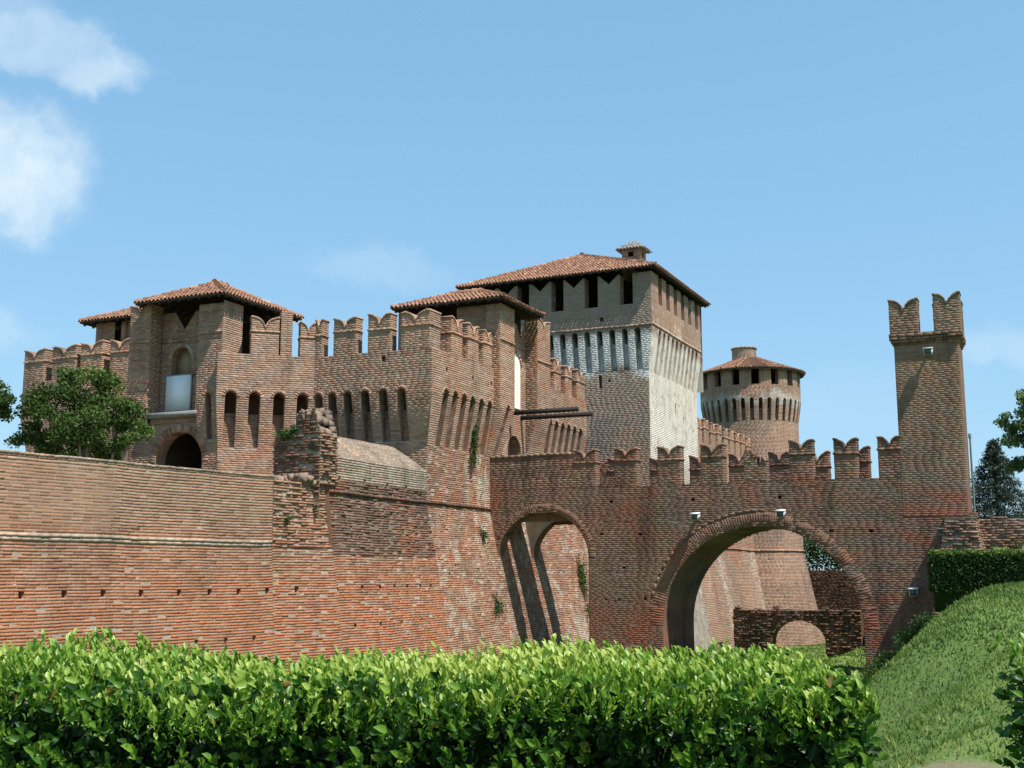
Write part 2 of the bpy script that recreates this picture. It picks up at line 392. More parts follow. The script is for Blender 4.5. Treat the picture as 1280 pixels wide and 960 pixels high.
def simple(name, c1, c2=None, scale=8, rough=.8, spec=.3, metal=0.0, bump=0.0):
    m, t, p = base_mat(name)
    pos = t.n('ShaderNodeNewGeometry').outputs['Position']
    n = t.noise(pos, scale, 5, .6)
    tone = t.n('ShaderNodeAttribute', attribute_name='tone').outputs['Fac']
    c = t.mix(t.rng(n, .3, .7), c1, c2 or tuple(x * .7 for x in c1))
    t.link(c, p.inputs['Base Color']); p.inputs['Roughness'].default_value = rough
    p.inputs['Specular IOR Level'].default_value = spec; p.inputs['Metallic'].default_value = metal
    if bump:
        t.link(t.n('ShaderNodeBump', inp={'Strength': bump, 'Distance': .02, 'Height': n}).outputs[0], p.inputs['Normal'])
    return m
def tile_mat():
    m, t, p = base_mat('clay_tiles')
    tone = t.n('ShaderNodeAttribute', attribute_name='tone').outputs['Fac']
    pos = t.n('ShaderNodeNewGeometry').outputs['Position']
    c = t.ramp(tone, [(0, (.11, .058, .04)), (.35, (.21, .10, .062)), (.65, (.29, .15, .095)), (.88, (.38, .235, .155)), (1, (.42, .32, .24))])
    c = t.mix(t.rng(t.noise(pos, 1.6, 5, .65), .5, .72, 0, .6, smooth=True), c, (.17, .13, .095))
    c = t.mix(t.rng(t.noise(pos, 14, 4, .65), .5, .75, 0, .5), c, (.10, .075, .055))
    t.link(c, p.inputs['Base Color']); p.inputs['Roughness'].default_value = .9; p.inputs['Specular IOR Level'].default_value = .2
    return m
M['tiles'] = tile_mat()
M['wood'] = simple('dark_timber', (.035, .025, .02), (.06, .042, .03), 20)
M['beam'] = simple('black_beam', (.022, .016, .014), (.035, .025, .02), 14)
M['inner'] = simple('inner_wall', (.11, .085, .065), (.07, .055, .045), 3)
M['marble'] = simple('white_marble', (.88, .88, .86), (.80, .80, .78), 3, rough=.5)
M['white_plaster'] = simple('white_plaster', (.84, .80, .70), (.72, .67, .56), 2.5)
M['ochre'] = simple('faded_fresco', (.36, .24, .13), (.22, .15, .10), 4)
M['grey_stone'] = simple('grey_stone', (.24, .235, .22), (.15, .15, .145), 6)
M['lamp'] = simple('lamp_white', (.72, .73, .73), (.55, .56, .56), 12, rough=.4)
M['lamp_dark'] = simple('lamp_bracket', (.06, .06, .06), (.09, .09, .09), 12, rough=.5)
M['bark'] = simple('bark', (.12, .09, .065), (.06, .045, .035), 18, bump=.6)
M['pale_bark'] = simple('pale_bark', (.30, .26, .20), (.17, .14, .105), 14, bump=.5)
M['pole'] = simple('pole_metal', (.22, .23, .23), (.16, .17, .17), 12, rough=.5, metal=.3)

def leaf_mat(name, stops, rough=.45, spec=.5, trans=.35, tmul=(1.0, 1.15, .55)):
    m = bpy.data.materials.new(name); m.use_nodes = True; t = NT(m.node_tree); p = m.node_tree.nodes['Principled BSDF']
    tone = t.n('ShaderNodeAttribute', attribute_name='tone').outputs['Fac']
    c = t.ramp(tone, stops)
    pos = t.n('ShaderNodeNewGeometry').outputs['Position']
    c = t.mix(t.rng(t.noise(pos, 30, 3), .3, .7, 0, .3), c, t.mix(.5, c, (.01, .02, .005)))
    t.link(c, p.inputs['Base Color']); p.inputs['Roughness'].default_value = rough; p.inputs['Specular IOR Level'].default_value = spec
    tr = t.n('ShaderNodeBsdfTranslucent', inp={'Color': t.mix(1.0, c, tmul, 'MULTIPLY')})
    mx = t.n('ShaderNodeMixShader', inp={0: trans, 1: p.outputs[0], 2: tr.outputs[0]})
    t.link(mx.outputs[0], m.node_tree.nodes['Material Output'].inputs[0]); return m
M['laurel'] = leaf_mat('laurel_leaf', [(0, (.010, .032, .008)), (.3, (.03, .09, .012)), (.5, (.075, .18, .02)), (.72, (.18, .32, .035)), (1, (.40, .48, .10))], rough=.42, spec=.4, trans=.34)
M['dead'] = leaf_mat('dead_leaf', [(0, (.10, .05, .02)), (.5, (.20, .11, .04)), (1, (.30, .22, .07))], rough=.8, spec=.1, trans=.2)
M['box'] = leaf_mat('clipped_hedge_leaf', [(0, (.015, .035, .010)), (.5, (.035, .075, .018)), (1, (.16, .24, .035))], trans=.25, rough=.6, spec=.15)
M['tree_leaf'] = leaf_mat('tree_leaf', [(0, (.03, .055, .015)), (.5, (.07, .118, .03)), (1, (.14, .195, .05))], trans=.3, rough=.65, spec=.15)
M['tree_leaf_b'] = leaf_mat('pale_tree_leaf', [(0, (.05, .085, .036)), (.5, (.115, .175, .075)), (1, (.21, .27, .125))], trans=.3, rough=.65, spec=.15)
M['conifer'] = leaf_mat('conifer_needle', [(0, (.010, .022, .014)), (.5, (.020, .040, .026)), (1, (.04, .065, .04))], trans=.1, rough=.7)
M['ivy'] = leaf_mat('ivy_leaf', [(0, (.025, .05, .015)), (.5, (.05, .10, .028)), (1, (.11, .17, .045))], trans=.25, rough=.6, spec=.15)
M['blade'] = leaf_mat('grass_blade', [(0, (.05, .09, .022)), (.5, (.135, .215, .05)), (.85, (.23, .29, .08)), (1, (.38, .35, .15))], trans=.25, rough=.6, spec=.2)

def ground_mat():
    m, t, p = base_mat('meadow')
    pos = t.n('ShaderNodeNewGeometry').outputs['Position']
    a = t.noise(pos, .9, 6, .65); b = t.noise(pos, 7.0, 5, .7)
    c = t.mix(t.rng(a, .35, .65), (.085, .15, .036), (.13, .195, .05))
    c = t.mix(t.rng(b, .45, .75, 0, .6), c, (.14, .15, .06))
    # worn earth track where feet cross the lawn in front of the hedge gap
    s = t.n('ShaderNodeSeparateXYZ', inp={0: pos})
    line = t.math('ABSOLUTE', t.math('SUBTRACT', s.outputs[1], t.math('MULTIPLY_ADD', s.outputs[0], -.9, 13.7)))
    d = t.math('ADD', line, t.math('MULTIPLY', t.math('SUBTRACT', b, .5), 2.2))
    c = t.mix(t.math('MULTIPLY', t.rng(d, .8, .1, 0, .8, smooth=True), t.rng(s.outputs[0], 5.6, 3.8)), c, (.20, .155, .11))
    t.link(c, p.inputs['Base Color']); p.inputs['Roughness'].default_value = .95; p.inputs['Specular IOR Level'].default_value = .1
    t.link(t.n('ShaderNodeBump', inp={'Strength': .8, 'Distance': .08, 'Height': b}).outputs[0], p.inputs['Normal'])
    return m
M['ground'] = ground_mat()
M['earth'] = simple('terrace_earth', (.20, .17, .12), (.12, .13, .06), 1.2, rough=.95)

# ---------------------------------------------------------------- terrain
def smooth(x): x = np.clip(x, 0, 1); return x * x * (3 - 2 * x)
def height(X, Y):
    X = np.asarray(X, float); Y = np.asarray(Y, float)
    a = CA * X - SA * Y; b = SA * X + CA * Y
    lawn = 1.25 * smooth((Y - 9) / 24.0) + .5 * smooth((X - 12) / 10) * smooth((Y - 20) / 12)
    edge = 1.45 + (Y - 8) * .388 + .45 * np.sin(Y * .42 + .6) + .2 * np.sin(Y * 1.05)
    h = -1.9 + (lawn + 1.9) * smooth((X - edge + 2.2) / 4.6)
    road = smooth((b - 40.6) / .6) * smooth((a + 5.0 + (b - 44) * .17) / .8)      # embankment behind the bridge tower
    h = h * (1 - road) + 2.7 * road
    near = smooth((9.5 - np.hypot(X, Y)) / 3.0)
    h = h * (1 - near)
    h = h - 1.2 * smooth((b - 45) / 9) * smooth((-8.5 - a) / 3) * smooth((86 - b) / 6)
    far = smooth((np.hypot(X, Y) - 130) / 60)
    return h * (1 - far) + 1.0 * far + .05 * np.sin(X * 1.3 + Y * .7) * np.cos(Y * 1.1 - X * .4) + .07 * np.sin(X * .55 - Y * .8 + 1.3) * np.sin(Y * .43 + X * .3)
xs = np.concatenate([-np.geomspace(3500, 42, 24), np.arange(-40, 40.01, .5), np.geomspace(42, 3500, 24)])
ys = np.concatenate([-np.geomspace(3500, 22, 20), np.arange(-20, 100.01, .5), np.geomspace(102, 3500, 24)])
gx, gy = np.meshgrid(xs, ys); gz = height(gx, gy); nx = len(xs)
g = MB(); ii, jj = np.meshgrid(np.arange(len(ys) - 1), np.arange(nx - 1), indexing='ij'); q = (ii * nx + jj).ravel()
g.add(np.stack([gx, gy, gz], -1).reshape(-1, 3), np.stack([q, q + 1, q + nx + 1, q + nx], -1))
go = g.build('ground', M['ground'], smooth=True); go['kind'] = 'structure'
# raised terrace between the rampart and the gatehouse
t_ = MB(); pts = [(-24.3, 4), (-21.0, 27), (-20.6, 35.3), (-20.6, 52), (-46, 52), (-46, 4)]
top = [AB(a, b, 3.2) for a, b in pts]; bot = [AB(a, b, -2.5) for a, b in pts]
t_.add(top, [[0, 1, 2, 3, 4, 5]])
for i in range(6): t_.quad(bot[i], bot[(i + 1) % 6], top[(i + 1) % 6], top[i])
to = t_.build('terrace_ground', M['earth']); to['kind'] = 'structure'

# ---------------------------------------------------------------- building blocks for the castle
def lobes(width, notch, rough=0.0):
    """top outline of a swallow-tail merlon: two rounded horns with a cleft between them"""
    def h(x):                                            # x in [-.5, .5] of the width -> drop below the horn tips
        s = min(1.0, abs(x) / .5)
        d = notch * (1 - math.sqrt(max(0.0, 1 - (1 - s) ** 2)))
        return d
    return h
def merlon(parent, mp, uc, width, thick, zb, zt, wf, mat, notch=.42, off=None, broken=False, lean=0.0, tone0=.5, neck=True):
    core, br = MB(), MB(); zt = zt + rng.normal(0, .03); notch = notch * (.85 + .3 * rng.random()); chip = (rng.random() - .5) * 1.2, .10 * max(0, rng.random() - .35)
    h = lobes(width, notch); w2 = width / 2
    ph = rng.random() * 6
    def hh(x):
        d = h(x) + chip[1] * math.exp(-((x - chip[0]) / .12) ** 2)
        if broken: d += .18 + .22 * math.sin(x * 9 + ph) ** 2 + (.35 if x > .1 else 0)
        return d
    def iv_full(v):
        N = 24; X = np.linspace(-.5, .5, N + 1); ok = [zt - hh((X[i] + X[i + 1]) / 2) > v for i in range(N)]
        out = []; i = 0
        while i < N:
            if ok[i]:
                j = i
                while j < N and ok[j]: j += 1
                out.append((X[i] * width, X[j] * width)); i = j
            else: i += 1
        return out
    front = lambda u, v, w: mp(uc + np.asarray(u), v, wf + np.asarray(w))
    back = lambda u, v, w: mp(uc - np.asarray(u), v, wf - thick - np.asarray(w))
    right = lambda u, v, w: mp(uc + w2 + np.asarray(w), v, wf - np.asarray(u))
    left = lambda u, v, w: mp(uc - w2 - np.asarray(w), v, wf - thick + np.asarray(u))
    rg = .012 if broken else .002
    fill(core, br, front, zb, zt - .02, iv_full, rough=rg, tone0=tone0)
    fill(core, br, back, zb, zt - .02, lambda v: [(-b_, -a) for a, b_ in iv_full(v)][::-1], rough=rg, tone0=tone0)
    fill(core, br, right, zb, zt - hh(.5), spans(0, thick), rough=rg, tone0=tone0)
    fill(core, br, left, zb, zt - hh(-.5), spans(0, thick), rough=rg, tone0=tone0)
    N = 12                                               # coping bricks laid over the horns
    for i in range(N):
        x0, x1 = -.5 + i / N, -.5 + (i + 1) / N
        if broken and rng.random() < .4: continue
        z0, z1 = zt - hh(x0 + 1e-6), zt - hh(x1 - 1e-6); e0 = -.02 if i == 0 else 0; e1 = .02 if i == N - 1 else 0
        U = np.array([x0 * width + e0, x1 * width + e1, x1 * width + e1, x0 * width + e0] * 2)
        Z = np.array([z0 - .05, z1 - .05, z1 - .05, z0 - .05, z0 + .025, z1 + .025, z1 + .025, z0 + .025]) + rng.normal(0, .006)
        W = np.array([.028, .028, -thick - .028, -thick - .028] * 2)
        br.box(front(U, Z, W), np.clip(tone0 + rng.normal(-.05, .2), 0, 1), .15)
    zn = zt - notch - .16
    if neck and not broken:
        band(br, front, -w2 - .02, w2 + .02, zn, .07, .035); band(br, right, -.02, thick + .02, zn, .07, .035)
        band(br, left, -.02, thick + .02, zn, .07, .035)
    o = core.build('merlon', mat, parent); br.build('brickwork', mat, o, kind='stuff'); return o

def mach(core, br, mp, L, slits, r, zlow, z0, zsp, ztop, p, holes=(), e0=0, e1=0, u0=0.0, tone0=.5, ring_on=True, course=.08, maxu=None, proud=.0045, back_tone=-.15, tspread=.24, batter=None, zs_off=None):
    """wall whose upper storey oversails on tapering piers with arched slots between them"""
    off = lambda v: p * min(1.0, max(0.0, (v - z0) / (zsp - z0)))
    hs = [arch(c, r, z0 + .02, zsp) for c in slits]
    if zlow < z0: fill(core, br, mp, zlow, z0, spans(u0, L, holes), off=batter, tone0=tone0, course=course, maxu=maxu, proud=proud, tspread=tspread)
    fill(core, br, mp, z0, ztop, spans(u0, L, list(hs) + list(holes), off, e0, e1), off=off, tone0=tone0, course=course, maxu=maxu, proud=proud, tspread=tspread)
    zc = zsp - .55                                       # above this the slot opens into the dark chute
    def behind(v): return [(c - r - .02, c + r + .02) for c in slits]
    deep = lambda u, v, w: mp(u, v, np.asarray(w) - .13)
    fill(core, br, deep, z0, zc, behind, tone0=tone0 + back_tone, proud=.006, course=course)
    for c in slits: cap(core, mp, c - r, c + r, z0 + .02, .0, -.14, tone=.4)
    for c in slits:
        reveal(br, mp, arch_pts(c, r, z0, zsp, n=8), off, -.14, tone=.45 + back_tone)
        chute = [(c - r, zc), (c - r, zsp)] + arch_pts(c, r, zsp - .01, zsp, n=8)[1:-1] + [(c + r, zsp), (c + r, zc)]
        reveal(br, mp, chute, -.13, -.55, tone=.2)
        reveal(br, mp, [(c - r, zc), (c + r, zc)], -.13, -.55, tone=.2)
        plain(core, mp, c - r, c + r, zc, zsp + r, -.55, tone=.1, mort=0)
        if ring_on: ring(br, mp, c, r, zsp, r, .11, off, proud=.018, bw=.075, tone0=.42)
    return off

def walls(parent, core, br, mat, name='wall'):
    o = core.build(name, mat, parent)
    if br.n: br.build('brickwork', mat, o, kind='stuff')
    return o

def slope_tiles(tb, E0, E1, R0, R1, step=.18, tl=.40, lap=.30, rad=.074):
    E0, E1, R0, R1 = [Vector(p) for p in (E0, E1, R0, R1)]
    x = (E1 - E0); W = x.length; x.normalize(); nrm = x.cross(((R0 + R1) / 2) - E0).normalized()
    if nrm.z < 0: nrm = -nrm
    y = nrm.cross(x)
    if y.dot(R0 - E0) < 0: y = -y
    x0 = (R0 - E0).dot(x); x1 = (R1 - E0).dot(x); H = (R0 - E0).dot(y)
    n = int(W / step); prof = [(math.cos(t), math.sin(t)) for t in np.linspace(0, math.pi, 5)]
    for i in range(n + 1):
        cx = W * (i + .5) / (n + 1)
        ym = H
        if cx < x0: ym = H * cx / max(x0, 1e-6)
        elif cx > x1: ym = H * (W - cx) / max(W - x1, 1e-6)
        k = 0; yy = -.09
        coltone = rng.normal(0, .05)
        while yy < ym - .05:
            l = min(tl, ym - yy + .08); dx = rng.normal(0, .008); lift = .02 + .012 * rng.random()
            P = []
            for yv, rr, hz in ((yy, rad, lift + .022), (yy + l, rad * .8, lift)):
                for cxp, cz in prof: P.append(E0 + x * (cx + dx + cxp * rr) + y * yv + nrm * (hz + cz * rr))
            tb.add([tuple(v) for v in P], [[j, j + 1, j + 6, j + 5] for j in range(4)], np.clip(.5 + coltone + rng.normal(0, .16), 0, 1))
            yy += lap
    return W
def hip_tiles(tb, A, B, rad=.11):
    A, B = Vector(A), Vector(B); d = (B - A); L = d.length; d.normalize(); s = d.cross(Vector((0, 0, 1))).normalized(); u = s.cross(d)
    k = 0.0
    while k < L - .05:
        P = []
        for kk, rr, hz in ((k, rad, .07), (min(L, k + .42), rad * .8, .045)):
            for t in np.linspace(-.15, math.pi + .15, 6): P.append(A + d * kk + s * math.cos(t) * rr + u * (hz + math.sin(t) * rr))
        tt = np.clip(.55 + rng.normal(0, .2), 0, 1); tb.add([tuple(v) for v in P], [[j, j + 1, j + 7, j + 6] for j in range(5)], tt)
        tb.add([tuple(v) for v in P], [[0, 1, 2, 3, 4, 5], [6, 7, 8, 9, 10, 11]], tt * .8); k += .35
def hip_roof(parent, a0, a1, b0, b1, ze, zr, r0, r1, rafters=True):
    """hipped clay-tile roof over a rectangle; ridge from r0 to r1 (a, b)"""
    C = [(a0, b0), (a1, b0), (a1, b1), (a0, b1)]
    E = [AB(a, b, ze) for a, b in C]; P0 = AB(*r0, zr); P1 = AB(*r1, zr)
    along_a = abs(r1[0] - r0[0]) >= abs(r1[1] - r0[1])
    if along_a: sl_ = [(E[0], E[1], P0, P1), (E[1], E[2], P1, P1), (E[2], E[3], P1, P0), (E[3], E[0], P0, P0)]; hips = [(E[0], P0), (E[3], P0), (E[1], P1), (E[2], P1)]
    else: sl_ = [(E[0], E[1], P0, P0), (E[1], E[2], P0, P1), (E[2], E[3], P1, P1), (E[3], E[0], P1, P0)]; hips = [(E[0], P0), (E[1], P0), (E[2], P1), (E[3], P1)]
    deck = MB()
    for e0, e1, q0, q1 in sl_:
        for dz in (0.0, -.05):
            d = np.array([0, 0, dz])
            if np.allclose(q0, q1): deck.add([e0 + d, e1 + d, q0 + d], [[0, 1, 2]])
            else: deck.add([e0 + d, e1 + d, q1 + d, q0 + d], [[0, 1, 2, 3]])
        deck.quad(e0, e1, e1 - np.array([0, 0, .05]), e0 - np.array([0, 0, .05]), mort=0)
    ro = deck.build('roof', M['wood'], parent)
    tb = MB()
    for e0, e1, q0, q1 in sl_: slope_tiles(tb, e0, e1, q0, q1)
    for h0, h1 in hips: hip_tiles(tb, h0, h1)
    if not np.allclose(P0, P1):
        dd = (P1 - P0) / np.linalg.norm(P1 - P0) * .12; hip_tiles(tb, P0 - dd, P1 + dd, rad=.15)
    tb.build('roof_tiles', M['tiles'], ro, kind='stuff')
    if rafters:
        rf = MB()
        for e0, e1, q0, q1 in sl_:
            e0, e1, q0, q1 = [np.array(v) for v in (e0, e1, q0, q1)]; L = np.linalg.norm(e1 - e0); n = max(2, int(L / .45)); mid = (q0 + q1) / 2
            x = (e1 - e0) / L; up = mid - e0; up = up - x * np.dot(up, x); up /= np.linalg.norm(up)
            for k in range(n):
                s0 = e0 + x * L * (k + .5) / n; hl = min(1.0, .9 * min(k + .5, n - k - .5) * L / n + .05)
                p0, p1 = s0 + up * .02, s0 + up * hl; dz = np.array([0, 0, -.05]); dn = np.array([0, 0, -.08]); w = x * .045
                rf.box([p0 - w + dz + dn, p0 + w + dz + dn, p1 + w + dz + dn, p1 - w + dz + dn, p0 - w + dz, p0 + w + dz, p1 + w + dz, p1 - w + dz], .3)
        rf.build('rafters', M['wood'], ro, kind='stuff')
    return ro

# ================================================================ RAMPART (long brick wall along the moat)
class Ramp:
    """moat face: u = b - 6; leans outwards below its string course"""
    def __call__(s, u, v, w):
        b = np.asarray(u, float) + 6; v = np.asarray(v, float); w = np.asarray(w, float)
        a = np.interp(b, [6, 27, 29.5, 60], [-23.34, -20.2, -19.95, -19.95])
        k = np.interp(b, [26.5, 31], [.08, .195]); zc = np.interp(b, [27, 30], [2.33, 3.95])
        wave = .010 * np.sin(.7 * b) + .005 * np.sin(2.1 * b + 1) + .003 * np.sin(4.7 * b)
        bulge = .018 * np.sin(.9 * b + v * .8) + .008 * np.sin(2.3 * b - v * 1.7)
        return AB(a + w + bulge + k * np.maximum(0, zc - v), b - .12 * w * (b < 28), v + wave)
RM = Ramp()
ramp = thing('rampart_wall', 'long reddish brick rampart wall in the left foreground with a row of small holes', 'wall', ABv(-20.6, 24, -2))
core, br = MB(), MB()
holes_b = [16.2, 17.3, 18.3, 19.3, 20.37, 21.43, 22.54, 23.73, 24.76, 25.76, 26.79]
hr = [(b - 6 - .07, b - 6 + .07, 1.0, 1.17) for b in holes_b] + [(b - 6.5 - .06, b - 6.5 + .06, -.25, -.1) for b in holes_b]
near = lambda u0, u1, v: 12.55 < u0 and u1 < 15.9 and v > 2.5 and v < 4.1
kept = []
class Kept(list): pass
def take(u0, u1, v):
    if near(u0, u1, v): kept.append((u0, u1, v)); return len(kept) <= 300
    return False
fill(core, br, RM, -2.2, 2.34, spans(0, 21.0, [rect(*h) for h in hr]), proud=.0065, rough=.003, miss=.006, course=.075, maxu=.5)
fill(core, br, RM, 2.34, 4.26, spans(0, 21.0), proud=.006, rough=.0025, tone0=.56, skip=take, course=.076, maxu=.5)
for h in hr: pocket(core, RM, *h)
cap(core, RM, 0, 21.0, 4.262, .0, -.8, .5, .6)
plain(core, RM, 0, 21.0, 2.5, 4.26, -.8)
ends = MB()
for k, z in enumerate((2.30, 2.39)): band(ends, RM, 0, 21.0, z, .078, .022 + .014 * k, tone0=.85)
rw = walls(ramp, core, br, M['rampart'])
ends.build('string_course', M['coping'], ramp, kind='stuff')
cp = MB()                                                # coping bricks laid across the top
x = 0.0
while x < 21.0:
    U = np.array([x, x + .115, x + .115, x] * 2); Z = np.array([4.25] * 4 + [4.31] * 4) + rng.normal(0, .004); W = np.array([.02, .02, -.8, -.8] * 2)
    cp.box(RM(U, Z, W), np.clip(.6 + rng.normal(0, .2), 0, 1)); x += .127
cp.build('coping', M['coping'], ramp, kind='stuff')
# the bricks that show largest stand as pieces of their own
variants = []
for k in range(8):
    b_ = MB(); c = .02
    jj = rng.normal(0, .03, (4,))
    P = [(-.5, 0, -.5), (.5, 0, -.5), (.5, 0, .5), (-.5, 0, .5)]
    Q = [(-.5 + c, -1 + jj[0], -.5 + .06), (.5 - c, -1 + jj[1], -.5 + .06), (.5 - c, -1 + jj[2], .5 - .06), (-.5 + c, -1 + jj[3], .5 - .06)]
    b_.add(P + Q, [[4, 5, 6, 7], [0, 1, 5, 4], [1, 2, 6, 5], [2, 3, 7, 6], [3, 0, 4, 7]], np.clip(.36 + .055 * k, 0, 1), 0)
    o = b_.build('brick_source', M['rampart']); variants.append(o.data); bpy.data.objects.remove(o)
th_r = math.atan2(-1, 0)
for u0, u1, v in kept[:300]:
    o = bpy.data.objects.new('brick', random.choice(variants)); col.objects.link(o); o.parent = rw
    p0, p1 = Vector(RM(u0, v, 0.0).tolist()), Vector(RM(u1, v, 0.0).tolist())
    d = (p1 - p0); ang = math.atan2(d.y, d.x)
    c = (p0 + p1) / 2; c.z = v + .038
    nrm = Vector((math.sin(ang), -math.cos(ang), 0))
    o.location = c - world_loc(rw) - nrm * .012; o.rotation_euler = (0, 0, ang)
    o.scale = (d.length, max(.014, .0185 + random.gauss(0, .0025)), .063)

# ================================================================ RUINED BASTION between the rampart and the gatehouse corner
bas = thing('ruined_bastion', 'ruined brick bastion with sloped top and broken stub, between rampart and gatehouse', 'ruin', ABv(-20.4, 31, -2))
core, br = MB(), MB()
pr = lambda u, v, w: RM(np.asarray(u) , v, np.asarray(w))
fill(core, br, RM, -2.2, 2.3, spans(21.0, 23.4, [rect(21.8, 21.95, 1.02, 1.2)]), proud=.008, rough=.005, miss=.01, tone0=.55, maxu=.3, course=.075)
pocket(core, RM, 21.8, 21.95, 1.02, 1.2)
rec = lambda u, v, w: RM(u, v, np.asarray(w) - .10)
fill(core, br, rec, 2.3, 4.2, spans(21.0, 23.4), proud=.03, rough=.02, miss=.10, tone0=.55, maxu=.3)
cap(core, RM, 21.0, 23.4, 2.3, .02, -.12, .5, .7)
for uu in (21.0, 23.4): plain(core, lambda u, v, w, uu=uu: RM(uu + 0 * np.asarray(u), v, -np.asarray(u)), -.02, .8, 2.3, 4.3, tone=.5, mort=.2)
plain(core, lambda u, v, w: RM(23.4 + 0 * np.asarray(u), v, -np.asarray(u)), 0, .9, 4.2, 5.1, tone=.5, mort=.2)
cap(core, RM, 21.0, 23.4, 4.2, -.1, -1.2, .5, .7)
hb = [(29.4, 1.0), (30.6, 1.03), (31.6, 1.03), (32.5, 1.06), (33.3, 1.06), (34.1, 1.05), (34.8, 1.05), (30.0, -.1), (31.3, -.1), (32.6, -.05), (33.9, 0), (30.0, 4.35), (31.4, 4.38), (32.8, 4.36), (34.0, 4.36)]
hr = [(b - 6 - .06, b - 6 + .06, z, z + .15) for b, z in hb]
rg2 = np.random.default_rng(3)
pits = []                                                 # scatter of weathered-out bricks under the string course
for k in range(60):
    u = 23.9 + rg2.random() * 5.2; z = 2.25 + rg2.random() * 1.55; wd = .05 + .05 * rg2.random()
    if all(abs(u - q[0]) > .3 or abs(z - q[2]) > .18 for q in pits): pits.append((u, u + wd * 1.3, z, z + .05 + .05 * rg2.random()))
hr += pits
HR = [rect(*h) for h in hr]
fill(core, br, RM, -2.2, 2.1, spans(23.4, 29.45, HR), proud=.008, rough=.004, miss=.012, tone0=.52, maxu=.3, course=.075)
for h in hr: pocket(core, RM, *h)
bo = walls(bas, core, br, M['rampart'])
core, br = MB(), MB(); fill(core, br, RM, 2.1, 4.4, spans(23.4, 29.45, HR), proud=.016, rough=.012, miss=.02, tone0=.5, maxu=.3); walls(bas, core, br, M['bastion'])
core, br = MB(), MB(); fill(core, br, RM, 4.4, 5.1, spans(23.4, 29.45, HR), proud=.010, rough=.003, tone0=.8, maxu=.3); walls(bas, core, br, M['coping'])
sb = MB()
band(sb, RM, 23.4, 34.4, 3.96, .085, .08, tone0=.35); sb.build('string_course', M['bridge'], bas, kind='stuff')
core, br = MB(), MB()                                     # sloped masonry cap
al = R(38)
slp = lambda u, v, w: AB(-19.97 - np.asarray(v) * math.cos(al) + np.asarray(w) * math.sin(al), 6 + np.asarray(u, float), 5.1 + np.asarray(v) * math.sin(al) + np.asarray(w) * math.cos(al))
fill(core, br, slp, 0, 1.35, lambda v: [(23.6, 29.35 - .25 * v * v)], proud=.012, rough=.005, tone0=.62)
walls(bas, core, br, M['coping'], 'sloped_cap')
core, br = MB(), MB()                                     # broken stub of a cross wall
F1 = Fr((-21.62, 28.9), (-19.93, 28.9)); F2 = Fr((-19.93, 28.9), (-19.93, 29.75))
hx = np.array([0, .2, .45, .7, .95, 1.2, 1.4, 1.55, 1.69]); hz = np.array([5.55, 5.75, 5.8, 6.1, 6.4, 6.35, 6.5, 6.3, 5.75])
def stub_iv(v):
    X = np.linspace(0, 1.69, 46); ok = np.interp(X, hx, hz) + .07 * np.sin(X * 23) > v; out = []; i = 0
    while i < 45:
        if ok[i]:
            j = i
            while j < 45 and ok[j]: j += 1
            out.append((X[i], X[j])); i = j
        else: i += 1
    return out
fill(core, br, F1, 3.2, 6.6, stub_iv, proud=.035, rough=.03, miss=.10, tone0=.35)
F1b = lambda u, v, w: F1(u, v, -.85 - np.asarray(w))
fill(core, br, F1b, 3.2, 6.6, stub_iv, proud=.03, rough=.02, miss=.2, tone0=.35)
fill(core, br, F2, 4.2, 5.8, spans(0, .85), proud=.05, rough=.035, miss=.12, tone0=.75)
X = np.linspace(0, 1.69, 24)
for i in range(23):                                       # rubble top
    for k in range(3):
        z = np.interp((X[i] + X[i + 1]) / 2, hx, hz) - .08 + rng.normal(0, .05); w0 = -.85 * k / 3 + .03
        U = np.array([X[i], X[i + 1], X[i + 1], X[i]] * 2) + rng.normal(0, .015, 8); Z = np.array([z - .12] * 4 + [z + .1] * 4) + rng.normal(0, .025, 8)
        br.box(F1(U, Z, np.array([w0, w0, w0 - .27, w0 - .27] * 2) + rng.normal(0, .02, 8)), np.clip(.55 + rng.normal(0, .25), 0, 1), .35)
for k in range(70):                                       # fallen rubble at its foot
    u = .3 + rng.random() * 1.35; w = .05 + rng.random() * .5; s_ = .04 + rng.random() * .07; z = 4.2 + (.3 - abs(u - 1.0) * .2) * rng.random()
    U = np.array([u - s_, u + s_, u + s_, u - s_] * 2) + rng.normal(0, .02, 8); W = np.array([w + s_, w + s_, w - s_, w - s_] * 2) + rng.normal(0, .02, 8)
    br.box(F1(U, np.array([z - s_] * 4 + [z + s_] * 4) + rng.normal(0, .02, 8), W), np.clip(.7 + rng.normal(0, .2), 0, 1), .5)
walls(bas, core, br, M['ruin'], 'broken_stub')

# ================================================================ GATEHOUSE (ravelin with two gate towers)
gh = thing('castle_gatehouse', 'battlemented brick gatehouse left of centre with two tiled gate towers and arched slots', 'gatehouse', ABv(-25, 38, -2))
MG, MGR = M['gate'], M['gate_right']
ZB, ZT = 9.42, 10.8
